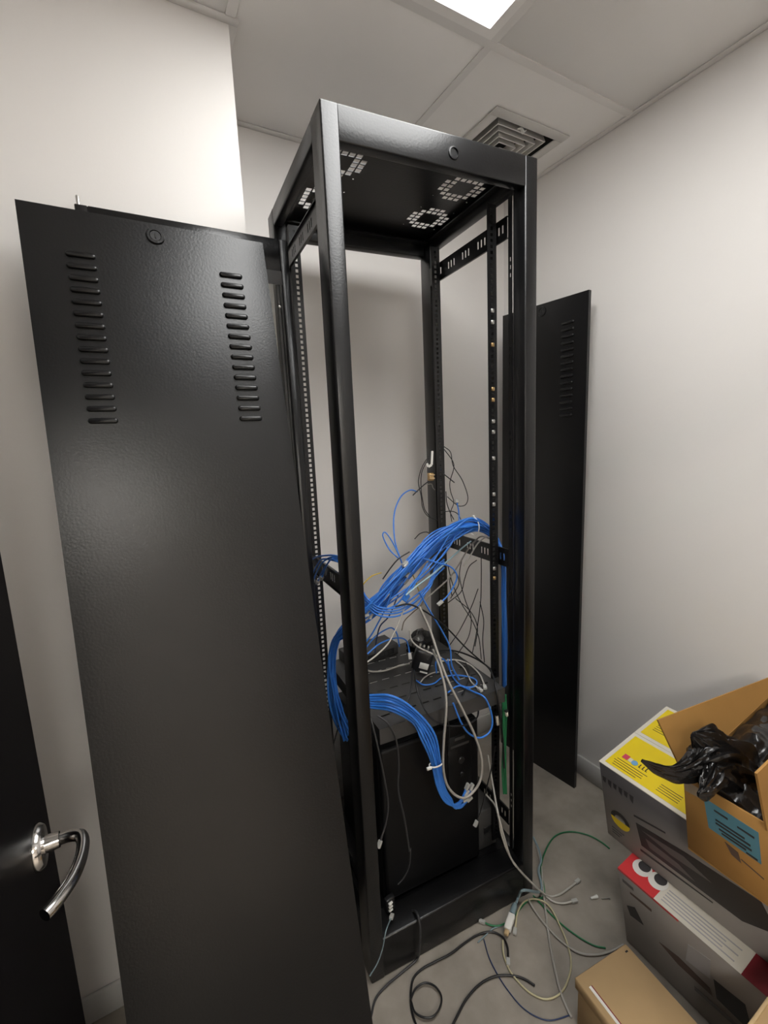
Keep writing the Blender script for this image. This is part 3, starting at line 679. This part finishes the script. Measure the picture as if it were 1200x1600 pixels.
CABLES=[
('network_cable','blue network cable rising alone towards the rear post above the arched bundle','blue',0.0024,'',None,[(0.266,0.179,1.166),(0.279,0.238,1.225),(0.314,0.296,1.297),(0.362,0.332,1.347),(0.418,0.357,1.366),(0.455,0.364,1.357)]),
('network_cable','blue network cable bent in a narrow hairpin left of the arched bundle','blue',0.0022,'',None,[(0.254,0.180,1.184),(0.236,0.202,1.211),(0.227,0.222,1.250),(0.236,0.222,1.261),(0.251,0.210,1.234),(0.258,0.180,1.191)]),
('network_cable','blue network cable standing up from the crown of the arched bundle','blue',0.0024,'s',None,[(0.592,0.313,1.308),(0.569,0.275,1.280),(0.516,0.209,1.261),(0.458,0.154,1.234),(0.413,0.137,1.195),(0.351,0.122,1.163)]),
('network_cable','blue network cable with clear plug dangling before the rear right post','blue',0.0024,'e',None,[(0.313,0.135,1.183),(0.363,0.121,1.162),(0.401,0.108,1.145),(0.422,0.106,1.113),(0.407,0.108,1.078),(0.383,0.109,1.053),(0.363,0.111,1.040)]),
('network_cable','blue network cable dropping from the arch to the tray beside the grey loop','blue',0.0026,'',None,[(0.279,0.108,1.090),(0.321,0.114,1.017),(0.361,0.111,0.946),(0.390,0.109,0.881),(0.395,0.108,0.819),(0.423,0.106,0.762)]),
('network_cable','blue network cable sagging below the right front corner of the tray','blue',0.0028,'',None,[(0.478,0.239,0.762),(0.430,0.162,0.762),(0.405,0.090,0.762),(0.413,0.030,0.762),(0.430,-0.009,0.752),(0.450,-0.016,0.687),(0.441,-0.018,0.644),(0.401,-0.016,0.635),(0.361,-0.013,0.663),(0.334,-0.009,0.709),(0.317,0.004,0.769)]),
('network_cable','blue network cable lying in a flat loop on the tray','blue',0.0024,'',None,[(0.304,0.182,0.762),(0.309,0.146,0.762),(0.341,0.134,0.762),(0.389,0.149,0.762),(0.436,0.132,0.762),(0.466,0.087,0.762),(0.454,0.057,0.762),(0.422,0.051,0.762),(0.394,0.079,0.762),(0.346,0.066,0.762)]),
('network_cable','blue network cable looped upright behind the grey loop above the tray','blue',0.0026,'',None,[(0.378,0.170,0.770),(0.377,0.170,0.809),(0.399,0.168,0.817),(0.419,0.167,0.796),(0.433,0.166,0.759),(0.408,0.107,0.762)]),
('network_cable','blue network cable arching low across the back of the tray','blue',0.0024,'e',None,[(0.117,0.151,0.920),(0.156,0.158,0.935),(0.201,0.174,0.933),(0.248,0.191,0.921),(0.280,0.198,0.903),(0.295,0.207,0.873),(0.292,0.197,0.851)]),
('network_cable','blue network cable looping low behind the first one at the back of the tray','blue',0.0024,'',None,[(0.132,0.190,0.920),(0.171,0.207,0.937),(0.216,0.223,0.943),(0.254,0.240,0.936),(0.272,0.239,0.912),(0.279,0.238,0.865)]),
('network_cable','blue network cable hanging between arch and tray near the front left post','blue',0.0024,'',None,[(0.194,0.125,1.103),(0.178,0.136,1.054),(0.154,0.148,1.006),(0.137,0.159,0.972),(0.120,0.171,0.946)]),
('network_cable','dark blue network cable hanging between arch and tray beside the blue one','navy',0.0022,'',None,[(0.237,0.161,1.074),(0.215,0.183,1.006),(0.183,0.186,0.979),(0.178,0.206,0.927),(0.171,0.207,0.886)]),
('network_cable','blue network cable with a boot plug pointing down under the arch','blue',0.0028,'b',None,[(0.311,0.105,1.174),(0.288,0.107,1.146),(0.265,0.109,1.118),(0.247,0.110,1.096),(0.234,0.112,1.081)]),
('network_cable','blue network cable curling in the ring at the lower left of the arch','blue',0.0026,'','blue cables curling in the ring under the arch',[(0.133,0.190,1.088),(0.128,0.160,1.081),(0.148,0.139,1.058),(0.183,0.126,1.046),(0.225,0.122,1.045),(0.274,0.118,1.062),(0.322,0.124,1.097),(0.357,0.132,1.136),(0.405,0.148,1.153)]),
('network_cable','blue network cable curling in the ring at the lower left of the arch','blue',0.0026,'','blue cables curling in the ring under the arch',[(0.133,0.190,1.080),(0.128,0.160,1.074),(0.147,0.139,1.050),(0.183,0.126,1.038),(0.225,0.122,1.037),(0.267,0.119,1.055),(0.328,0.124,1.088),(0.357,0.132,1.127),(0.404,0.148,1.144)]),
('network_cable','blue network cable curling in the ring at the lower left of the arch','blue',0.0026,'','blue cables curling in the ring under the arch',[(0.132,0.190,1.070),(0.127,0.160,1.064),(0.147,0.139,1.040),(0.182,0.126,1.028),(0.224,0.122,1.027),(0.277,0.118,1.043),(0.316,0.125,1.079),(0.357,0.132,1.117),(0.404,0.148,1.134)]),
('network_cable','blue network cable curling in the ring at the lower left of the arch','blue',0.0026,'','blue cables curling in the ring under the arch',[(0.134,0.190,1.096),(0.129,0.160,1.089),(0.148,0.139,1.066),(0.183,0.126,1.054),(0.226,0.122,1.053),(0.263,0.119,1.072),(0.333,0.124,1.103),(0.357,0.132,1.144),(0.405,0.148,1.161)]),
('network_cable','short blue cable end fanning out above the left middle brace','blue',0.0026,'','blue cable ends fanning out on the left brace',[(0.044,0.433,1.141),(0.038,0.363,1.175),(0.034,0.290,1.203),(0.045,0.186,1.226),(0.098,0.213,1.196),(0.131,0.190,1.158)]),
('network_cable','short blue cable end fanning out above the left middle brace','blue',0.0026,'s','blue cable ends fanning out on the left brace',[(0.037,0.349,1.114),(0.032,0.289,1.163),(0.028,0.226,1.203),(0.045,0.187,1.222),(0.098,0.213,1.192),(0.131,0.190,1.154)]),
('network_cable','short blue cable end fanning out above the left middle brace','blue',0.0026,'s','blue cable ends fanning out on the left brace',[(0.033,0.298,1.124),(0.029,0.246,1.167),(0.025,0.190,1.204),(0.045,0.188,1.218),(0.098,0.213,1.188),(0.131,0.190,1.150)]),
('network_cable','short blue cable end fanning out above the left middle brace','blue',0.0026,'s','blue cable ends fanning out on the left brace',[(0.030,0.254,1.148),(0.026,0.211,1.188),(0.023,0.163,1.221),(0.045,0.189,1.214),(0.097,0.213,1.184),(0.130,0.190,1.146)]),
('network_cable','short blue cable end fanning out above the left middle brace','blue',0.0026,'s','blue cable ends fanning out on the left brace',[(0.039,0.369,1.122),(0.034,0.308,1.167),(0.030,0.244,1.205),(0.045,0.189,1.210),(0.097,0.213,1.180),(0.130,0.190,1.142)]),
('network_cable','blue network cable in the tied bundle drooping over the tray front','blue',0.0036,'e','blue cables tied in the bundle over the tray front',[(0.041,0.085,0.839),(0.079,0.064,0.843),(0.120,0.020,0.849),(0.174,0.001,0.803),(0.231,-0.015,0.717),(0.249,-0.018,0.619),(0.264,-0.015,0.528),(0.286,-0.017,0.478),(0.294,-0.019,0.458),(0.328,-0.023,0.460)]),
('network_cable','blue network cable in the tied bundle drooping over the tray front','blue',0.0036,'e','blue cables tied in the bundle over the tray front',[(0.041,0.085,0.834),(0.078,0.064,0.836),(0.121,0.024,0.838),(0.178,0.007,0.790),(0.226,-0.009,0.711),(0.247,-0.013,0.617),(0.259,-0.015,0.530),(0.283,-0.017,0.477),(0.300,-0.019,0.450),(0.334,-0.023,0.478)]),
('network_cable','blue network cable in the tied bundle drooping over the tray front','blue',0.0036,'e','blue cables tied in the bundle over the tray front',[(0.040,0.085,0.829),(0.078,0.064,0.829),(0.119,0.020,0.832),(0.181,0.012,0.777),(0.215,-0.013,0.713),(0.244,-0.008,0.615),(0.254,-0.015,0.532),(0.280,-0.017,0.476),(0.306,-0.020,0.443),(0.339,-0.023,0.495)]),
('network_cable','blue network cable in the tied bundle drooping over the tray front','blue',0.0036,'e','blue cables tied in the bundle over the tray front',[(0.040,0.085,0.825),(0.078,0.064,0.821),(0.121,0.024,0.820),(0.173,0.001,0.777),(0.210,-0.008,0.708),(0.231,-0.017,0.626),(0.249,-0.014,0.534),(0.277,-0.016,0.474),(0.312,-0.020,0.440),(0.343,-0.024,0.454)]),
('network_cable','blue network cable in the tied bundle drooping over the tray front','blue',0.0036,'e','blue cables tied in the bundle over the tray front',[(0.040,0.085,0.820),(0.077,0.064,0.814),(0.118,0.021,0.814),(0.177,0.007,0.765),(0.199,-0.012,0.710),(0.229,-0.011,0.624),(0.244,-0.014,0.536),(0.274,-0.016,0.473),(0.318,-0.021,0.443),(0.349,-0.024,0.472)]),
('network_cable','blue network cable in the tied bundle drooping over the tray front','blue',0.0036,'e','blue cables tied in the bundle over the tray front',[(0.040,0.085,0.816),(0.077,0.064,0.807),(0.120,0.024,0.803),(0.180,0.013,0.751),(0.195,-0.007,0.704),(0.226,-0.006,0.622),(0.240,-0.013,0.537),(0.271,-0.016,0.472),(0.325,-0.021,0.445),(0.354,-0.025,0.489)]),
('patch_cable','thick grey cable hanging in a long loop in front of the tray','grey',0.0038,'',None,[(0.259,0.079,1.057),(0.280,0.058,0.986),(0.283,0.027,0.927),(0.293,-0.004,0.854),(0.329,-0.023,0.759),(0.368,-0.032,0.663),(0.390,-0.036,0.571),(0.377,-0.035,0.501),(0.326,-0.030,0.474),(0.277,-0.026,0.519),(0.255,-0.025,0.590),(0.258,-0.025,0.681),(0.272,-0.022,0.775),(0.280,-0.008,0.834),(0.280,0.017,0.892),(0.287,0.057,0.924)]),
('patch_cable','white grey cable lying across the tray to the black adapter','lgrey',0.003,'',None,[(0.198,0.353,0.762),(0.210,0.318,0.762),(0.248,0.297,0.762),(0.305,0.296,0.762),(0.348,0.289,0.762)]),
('patch_cable','light grey cable slanting up from the tray to the arch','lgrey',0.0024,'',None,[(0.083,0.094,0.926),(0.124,0.100,0.938),(0.168,0.107,0.961),(0.205,0.114,1.005),(0.234,0.122,1.046),(0.258,0.130,1.074)]),
('patch_cable','light grey cable running from the dark bag towards the grey loop','lgrey',0.0028,'',None,[(0.284,0.178,0.942),(0.283,0.168,0.913),(0.298,0.146,0.892),(0.330,0.124,0.872),(0.365,0.121,0.848)]),
('patch_cable','light grey cable curving down the right half of the tray','lgrey',0.0028,'e',None,[(0.451,0.240,0.762),(0.498,0.219,0.762),(0.515,0.168,0.762),(0.502,0.102,0.762),(0.476,0.051,0.762),(0.464,0.032,0.762)]),
('patch_cable','grey cable with plug ending beside the blue flat loop on the tray','lgrey',0.0024,'e',None,[(0.495,0.216,0.762),(0.485,0.161,0.762),(0.464,0.113,0.762),(0.445,0.072,0.762),(0.439,0.030,0.762)]),
('patch_cable','short grey cable curl left of the blue flat loop on the tray','grey',0.0024,'',None,[(0.309,0.164,0.762),(0.340,0.183,0.762),(0.374,0.190,0.762),(0.398,0.184,0.762)]),
('patch_cable','pale turquoise cable slanting across the arch towards the right brace','teal',0.0028,'',None,[(0.228,0.102,1.092),(0.274,0.108,1.111),(0.341,0.123,1.130),(0.426,0.156,1.151),(0.506,0.190,1.170),(0.572,0.215,1.183)]),
('patch_cable','grey cable draped over the right middle brace','grey',0.0026,'',None,[(0.552,0.096,1.215),(0.558,0.145,1.214),(0.556,0.176,1.192),(0.540,0.197,1.159),(0.515,0.219,1.102),(0.489,0.241,1.056),(0.415,0.247,1.011),(0.371,0.251,0.974)]),
('patch_cable','light grey cable draped over the right brace beside the darker grey one','lgrey',0.0024,'',None,[(0.548,0.086,1.221),(0.548,0.116,1.216),(0.542,0.147,1.190),(0.529,0.168,1.149),(0.508,0.180,1.112)]),
('patch_cable','thin brown grey cable arcing behind the grey loop above the dark bag','brown',0.0018,'',None,[(0.285,0.228,0.924),(0.290,0.217,0.959),(0.310,0.196,0.990),(0.329,0.174,1.018),(0.344,0.173,1.048)]),
('patch_cable','thin yellow cable curving out left of the arched bundle','yellow',0.0018,'',None,[(0.131,0.190,1.118),(0.148,0.189,1.133),(0.173,0.197,1.140),(0.201,0.194,1.144)]),
('patch_cable','thin yellow cable piece slanting under the arch','yellow',0.0018,'',None,[(0.292,0.177,1.141),(0.309,0.176,1.107),(0.323,0.174,1.062)]),
('power_cable','black cable arching from the ring of blue cables down to the tray right','black',0.0026,'',None,[(0.193,0.105,1.064),(0.231,0.102,1.064),(0.271,0.098,1.044),(0.332,0.104,0.996),(0.389,0.109,0.940),(0.466,0.123,0.855),(0.527,0.118,0.791),(0.552,0.096,0.763)]),
('power_cable','black cable arching over the tray and down beside the right front rail','black',0.003,'',None,[(0.320,0.135,0.851),(0.349,0.132,0.868),(0.397,0.128,0.863),(0.466,0.133,0.830),(0.527,0.118,0.789),(0.509,0.049,0.788),(0.475,-0.010,0.761),(0.489,-0.009,0.680),(0.519,0.008,0.558),(0.523,0.008,0.464)]),
('power_cable','black adapter lead hanging in a short loop over the tray front left','black',0.0024,'',None,[(0.246,0.111,0.852),(0.212,0.063,0.832),(0.182,0.035,0.812),(0.152,0.023,0.799),(0.120,0.025,0.799),(0.102,0.042,0.813),(0.092,0.073,0.816)]),
('power_cable','black adapter lead swinging down in front of the tray to the right','black',0.0024,'',None,[(0.252,0.110,0.846),(0.222,0.052,0.824),(0.218,0.012,0.785),(0.239,-0.007,0.749),(0.282,-0.015,0.719),(0.346,-0.018,0.699),(0.401,-0.002,0.693),(0.433,0.025,0.697)]),
('power_cable','black adapter lead curving on the tray to its right rim','black',0.002,'',None,[(0.531,0.262,0.762),(0.512,0.181,0.762),(0.467,0.111,0.762),(0.415,0.064,0.762),(0.375,0.034,0.762)]),
('power_cable','dark cable hanging down the black tower at its left edge','dgrey',0.0028,'e',None,[(0.072,0.094,0.803),(0.070,0.055,0.776),(0.075,0.034,0.708),(0.090,0.033,0.603),(0.098,0.032,0.519),(0.089,0.033,0.460),(0.063,0.025,0.417)]),
('power_cable','dark cable hanging down the middle of the black tower','dgrey',0.0028,'',None,[(0.085,0.043,0.791),(0.104,0.022,0.772),(0.127,0.020,0.716),(0.137,0.029,0.626),(0.132,0.029,0.546),(0.148,0.028,0.445),(0.155,0.018,0.342)]),
('power_cable','dark cable dangling from the tray front between the grey loop strands','black',0.002,'',None,[(0.296,0.006,0.726),(0.302,0.006,0.687),(0.305,0.015,0.628),(0.309,0.025,0.588)]),
('power_cable','thin black cable in the tangle hanging below the right middle brace','black',0.0017,'','thin black cables tangled below the right brace',[(0.631,0.230,1.126),(0.647,0.249,1.035),(0.642,0.249,0.938),(0.623,0.250,0.830),(0.586,0.233,0.758)]),
('power_cable','thin black cable in the tangle hanging below the right middle brace','black',0.0017,'','thin black cables tangled below the right brace',[(0.610,0.312,1.096),(0.597,0.313,1.029),(0.618,0.311,0.938),(0.646,0.309,0.855),(0.625,0.301,0.785),(0.537,0.258,0.757)]),
('power_cable','thin black cable in the tangle hanging below the right middle brace','black',0.0017,'','thin black cables tangled below the right brace',[(0.547,0.317,1.077),(0.568,0.315,0.997),(0.606,0.312,0.915),(0.648,0.309,0.847),(0.672,0.297,0.774),(0.642,0.249,0.710)]),
('power_cable','thin black cable in the tangle hanging below the right middle brace','black',0.0017,'','thin black cables tangled below the right brace',[(0.664,0.287,0.973),(0.646,0.309,0.894),(0.592,0.313,0.815),(0.496,0.261,0.792)]),
('power_cable','thin black cable in the tangle hanging below the right middle brace','black',0.0017,'','thin black cables tangled below the right brace',[(0.555,0.316,0.950),(0.593,0.313,1.000),(0.580,0.314,1.045),(0.554,0.316,1.024),(0.561,0.316,0.961)]),
('power_cable','thin black cable in the tangle hanging below the right middle brace','black',0.0017,'','thin black cables tangled below the right brace',[(0.644,0.269,1.092),(0.625,0.290,1.066),(0.619,0.311,1.013),(0.601,0.312,0.966),(0.544,0.317,0.935)]),
('power_cable','thin black cable in the tangle hanging below the right middle brace','black',0.0017,'','thin black cables tangled below the right brace',[(0.656,0.268,0.929),(0.672,0.267,0.850),(0.649,0.248,0.786),(0.640,0.229,0.706)]),
('power_cable','thin black cable in the tangle hanging below the right middle brace','black',0.0017,'','thin black cables tangled below the right brace',[(0.578,0.314,0.945),(0.643,0.309,0.881),(0.659,0.288,0.820),(0.614,0.251,0.769)]),
('power_cable','thin black cable swinging out in the widest loop right of the rear post','black',0.0016,'',None,[(0.572,0.355,1.511),(0.599,0.353,1.489),(0.609,0.352,1.439),(0.647,0.349,1.384),(0.671,0.347,1.321),(0.662,0.348,1.290),(0.633,0.350,1.286),(0.611,0.352,1.300),(0.580,0.354,1.327)]),
('power_cable','thin black cable crossing itself right of the rear post','black',0.0016,'',None,[(0.572,0.355,1.501),(0.606,0.352,1.458),(0.611,0.352,1.429),(0.593,0.353,1.381),(0.595,0.353,1.345),(0.608,0.352,1.303),(0.593,0.353,1.268),(0.583,0.334,1.235)]),
('power_cable','short black cable stub sticking out right of the rear post','black',0.002,'',None,[(0.564,0.356,1.414),(0.578,0.344,1.399),(0.598,0.333,1.379)]),
('power_cable','thin black cable bowing out left of the rear post','black',0.0016,'',None,[(0.506,0.360,1.480),(0.479,0.363,1.445),(0.461,0.364,1.394),(0.470,0.363,1.340),(0.474,0.363,1.300),(0.487,0.352,1.267),(0.523,0.339,1.247)]),
('power_cable','thin black cable bowing left of the rear post inside the other bow','black',0.0016,'',None,[(0.506,0.360,1.473),(0.476,0.363,1.425),(0.471,0.363,1.363),(0.477,0.363,1.316),(0.484,0.362,1.287),(0.498,0.351,1.261)]),
('power_cable','thin black cable arching low from the rear post to the blue arch','black',0.0016,'',None,[(0.559,0.356,1.272),(0.584,0.334,1.274),(0.589,0.303,1.265),(0.552,0.236,1.246)]),
('power_cable','thin black cable dropping along the right edge of the rear post','black',0.0018,'',None,[(0.575,0.355,1.347),(0.570,0.345,1.307),(0.576,0.335,1.272),(0.577,0.314,1.246)]),
('power_cable','short black cable with blue tip reaching left of the rear post','black',0.002,'',None,[(0.424,0.347,1.348),(0.445,0.345,1.364),(0.475,0.353,1.379),(0.500,0.356,1.391)]),
('power_cable','short thin black curl on the upper left of the arched bundle','black',0.0016,'',None,[(0.345,0.223,1.224),(0.377,0.240,1.234),(0.408,0.248,1.234),(0.422,0.247,1.226)]),
('power_cable','black cable hidden among the blue ones left of the arch','black',0.002,'',None,[(0.199,0.185,1.126),(0.231,0.182,1.161),(0.258,0.180,1.183),(0.294,0.177,1.198)]),
('power_cable','black cable curling round the left loops behind the front post','black',0.002,'',None,[(0.040,0.318,0.811),(0.056,0.296,0.749),(0.080,0.274,0.708),(0.063,0.276,0.645),(0.037,0.278,0.574)]),
('power_cable','black lead with a pale flat plug hanging at the lower right of the tower','black',0.0022,'e',None,[(0.518,0.043,0.525),(0.502,0.045,0.449),(0.470,0.042,0.369),(0.445,0.039,0.312),(0.427,0.036,0.290)]),
('network_cable','green network cable running down beside the right front rail','green',0.0028,'','green cables beside the right front rail',[(0.535,0.027,0.712),(0.528,0.017,0.640),(0.528,0.017,0.549),(0.524,0.018,0.445),(0.529,0.017,0.360)]),
('network_cable','green network cable running down beside the right front rail','green',0.0028,'','green cables beside the right front rail',[(0.541,0.026,0.710),(0.534,0.017,0.638),(0.533,0.017,0.547),(0.531,0.017,0.443),(0.535,0.017,0.358)]),
('network_cable','green network cable running down beside the right front rail','green',0.0028,'','green cables beside the right front rail',[(0.548,0.026,0.708),(0.541,0.016,0.636),(0.538,0.017,0.545),(0.538,0.017,0.440),(0.540,0.016,0.355)]),
('floor_cable','light grey cable spilling out of the rack to the floor with its plug farthest right','lgrey',0.003,'e',None,[(0.503,0.080,0.327),(0.501,0.030,0.321),(0.455,-0.037,0.343),(0.456,-0.049,0.294),(0.477,-0.059,0.221),(0.501,-0.071,0.171),(0.552,-0.080,0.095),(0.624,-0.087,0.006),(0.657,-0.105,0.006),(0.709,-0.108,0.006),(0.744,-0.108,0.008)]),
('floor_cable','light grey cable spilling out of the rack ending just below the other plug','lgrey',0.003,'e',None,[(0.516,0.079,0.469),(0.502,0.040,0.392),(0.452,-0.037,0.366),(0.463,-0.054,0.283),(0.483,-0.063,0.205),(0.517,-0.072,0.147),(0.610,-0.051,0.015),(0.621,-0.103,0.006),(0.643,-0.130,0.006),(0.678,-0.146,0.009)]),
('floor_cable','light blue grey power lead running to the white plug on the floor','bgrey',0.0042,'',None,[(0.760,0.098,0.005),(0.736,0.050,0.005),(0.706,0.013,0.006),(0.667,-0.011,0.008),(0.614,-0.070,0.014),(0.523,-0.077,0.078),(0.531,-0.048,0.020),(0.509,-0.059,0.018)]),
('floor_cable','green cable sweeping in a high arc across the floor towards the boxes','green',0.0026,'e',None,[(0.960,-0.085,0.004),(0.959,-0.050,0.004),(0.943,-0.004,0.004),(0.898,0.042,0.004),(0.834,0.058,0.004),(0.759,0.036,0.004),(0.686,-0.005,0.005),(0.616,-0.080,0.005),(0.554,-0.064,0.004),(0.468,-0.078,0.004),(0.423,-0.075,0.006),(0.399,-0.060,0.006),(0.385,-0.042,0.007)]),
('floor_cable','green cable running along the floor to the grey cable end by the brown carton','green',0.0024,'',None,[(0.585,-0.062,0.005),(0.585,-0.102,0.005),(0.590,-0.170,0.004),(0.604,-0.225,0.004),(0.623,-0.265,0.004),(0.646,-0.287,0.004)]),
('floor_cable','straight grey cable running down the floor towards the brown carton','grey',0.0032,'',None,[(0.756,0.084,0.004),(0.694,0.002,0.004),(0.626,-0.068,0.008),(0.572,-0.127,0.005),(0.526,-0.178,0.005),(0.487,-0.226,0.005),(0.444,-0.286,0.005),(0.426,-0.323,0.005),(0.419,-0.346,0.005)]),
('floor_cable','grey cable curving along the floor with its end against the red striped box','grey',0.0032,'',None,[(0.557,-0.065,0.012),(0.549,-0.106,0.006),(0.545,-0.159,0.005),(0.549,-0.211,0.005),(0.566,-0.254,0.005),(0.600,-0.282,0.005),(0.647,-0.300,0.005),(0.698,-0.310,0.005)]),
('floor_cable','cream cable lying in a big closed loop on the floor','cream',0.0026,'s',None,[(0.454,-0.109,0.007),(0.498,-0.076,0.008),(0.542,-0.064,0.010),(0.579,-0.079,0.012),(0.599,-0.113,0.010),(0.585,-0.165,0.006),(0.558,-0.220,0.005),(0.523,-0.262,0.005),(0.476,-0.286,0.005),(0.434,-0.294,0.005),(0.393,-0.283,0.005),(0.369,-0.254,0.005),(0.359,-0.217,0.005),(0.359,-0.178,0.005),(0.374,-0.140,0.005),(0.399,-0.111,0.005)]),
('floor_cable','black cable coiled into a round ring on the floor','black',0.0032,'e',None,[(0.055,-0.158,0.005),(0.061,-0.120,0.005),(0.077,-0.086,0.005),(0.106,-0.053,0.005),(0.142,-0.045,0.005),(0.187,-0.050,0.005),(0.240,-0.057,0.005),(0.293,-0.056,0.005),(0.344,-0.059,0.005),(0.385,-0.074,0.005),(0.405,-0.103,0.005),(0.397,-0.133,0.006),(0.374,-0.159,0.007)]),
('floor_cable','black cable making the inner ring of the coil on the floor','black',0.0028,'',None,[(0.072,-0.093,0.011),(0.098,-0.079,0.011),(0.129,-0.082,0.011),(0.148,-0.104,0.011),(0.149,-0.132,0.011),(0.130,-0.150,0.011),(0.103,-0.156,0.011),(0.081,-0.145,0.011),(0.067,-0.123,0.011),(0.071,-0.099,0.011)]),
('floor_cable','black cable bowing across the floor with its bare end by the cream loop','black',0.0032,'',None,[(0.114,-0.205,0.005),(0.163,-0.185,0.005),(0.208,-0.169,0.005),(0.263,-0.162,0.005),(0.314,-0.171,0.005),(0.353,-0.193,0.005),(0.377,-0.217,0.005),(0.391,-0.245,0.005)]),
('floor_cable','thin dark blue cable curving across the floor through the cream loop','navy',0.0016,'',None,[(0.353,-0.077,0.003),(0.332,-0.123,0.003),(0.322,-0.171,0.003),(0.320,-0.217,0.003),(0.325,-0.262,0.003),(0.344,-0.299,0.003),(0.370,-0.322,0.003),(0.419,-0.339,0.003)]),
('floor_cable','dark grey cable crossing the rack base bar to the floor by the leaning panel','dgrey',0.0032,'',None,[(0.158,0.037,0.116),(0.157,-0.005,0.150),(0.152,-0.030,0.122),(0.144,-0.032,0.055),(0.142,-0.019,0.010),(0.087,-0.022,0.005),(0.035,-0.026,0.005),(-0.007,-0.037,0.005),(-0.036,-0.064,0.005),(-0.057,-0.090,0.005)]),
('floor_cable','thin blue grey cable hanging over the left end of the rack base bar','bgrey',0.0018,'s',None,[(0.085,0.023,0.150),(0.047,-0.014,0.169),(0.033,-0.017,0.126),(0.015,-0.013,0.080),(-0.010,-0.011,0.052)]),
('floor_cable','thin dark cable with flat clips at the foot of the black tower','dgrey',0.002,'',None,[(0.176,0.046,0.317),(0.170,0.046,0.264),(0.151,0.048,0.229),(0.128,0.050,0.213)]),
('floor_cable','thin green grey cable end beside the green plug on the floor','bgrey',0.0018,'',None,[(0.429,-0.078,0.004),(0.400,-0.069,0.004),(0.372,-0.071,0.004),(0.330,-0.075,0.004)])]
for name, label, col, r, plug, group, pts in CABLES: cable(name, label, col, r, plug, group, pts)

# the arched bundle: strands follow one path with their own drift
random.seed(11)
RM = Matrix.Rotation(RA, 4, 'Z')
ARCH = [(.572, .108, .72), (.572, .108, .86), (.573, .110, 1.02), (.576, .118, 1.14), (.575, .165, 1.215), (.545, .190, 1.246), (.485, .195, 1.256), (.41, .195, 1.236), (.34, .195, 1.196), (.26, .185, 1.145), (.185, .185, 1.085), (.125, .19, 1.04)]
LEFT = [(.080, .230, .99), (.045, .275, .93), (.028, .285, .85), (.030, .285, .76), (.042, .280, .68), (.060, .27, .60)]
SPREAD = [.012, .013, .013, .012, .011, .016, .021, .026, .031, .037, .044, .042]
LSP = [.032, .028, .028, .028, .026, .022]
def strand(path, spread, ph, rad, wob):
    out = []
    for i, p in enumerate(path):
        jt = .003 if i < 6 else .0075; a = ph + i*.22*wob; q = spread[i]*rad
        out.append(RM @ Vector((p[0]+q*math.cos(a)*.55+random.uniform(-1, 1)*jt, p[1]+q*math.cos(a+.6)*.8+random.uniform(-1, 1)*jt, p[2]+q*math.sin(a)+random.uniform(-1, 1)*jt)))
    return out
NA = 32
for k in range(NA):
    ph = k*2.399963; rad = math.sqrt((k+.5)/NA)*1.15; wob = random.uniform(.5, 1.6)
    long_ = k % 2 == 0
    if long_: pts = strand(ARCH+LEFT, SPREAD+LSP, ph, rad, wob)
    else: pts = strand(ARCH[:9+(k % 4)], SPREAD, ph, rad, wob)
    # keep the run beside the post clear of the steel
    for v in pts[:4]:
        l = RM.inverted() @ v; l.x = min(max(l.x, .566), .594); l.y = max(l.y, .094); v.xyz = (RM @ l).xyz
    cable('network_cable', 'blue network cable of the arched bundle running on down the left side of the rack' if long_ else 'blue network cable of the arched bundle ending at its lower left',
          'blue', .0033, '' if long_ else ('e' if k % 4 == 1 else ''), 'long cables of the arched blue bundle' if long_ else 'short cables of the arched blue bundle', pts)

# loose strands that spring off the arch
STRAY = [(5, 11, .030, .020), (6, 12, -.020, .035), (6, 11, .022, .038), (7, 12, -.028, -.030), (6, 10, .028, -.026), (7, 12, .012, .045), (5, 10, -.024, .030), (8, 12, .030, .018), (7, 11, -.014, -.042), (6, 12, .006, -.046)]
for k, (i0, i1, dy, dz) in enumerate(STRAY):
    base = ARCH[i0:i1]; n = len(base); pts = []
    for i, p in enumerate(base):
        s = math.sin(PI*min(1, (i+.3)/(n-.6)))
        pts.append(RM @ Vector((p[0]+random.uniform(-1, 1)*.010, p[1]-.02+dy*s+random.uniform(-1, 1)*.006, p[2]+dz*s+random.uniform(-1, 1)*.010)))
    cable('network_cable', 'loose blue network cable springing off the arched bundle', 'blue', .0027, 'e' if k % 2 else '', 'loose blue cables springing off the arch', pts)
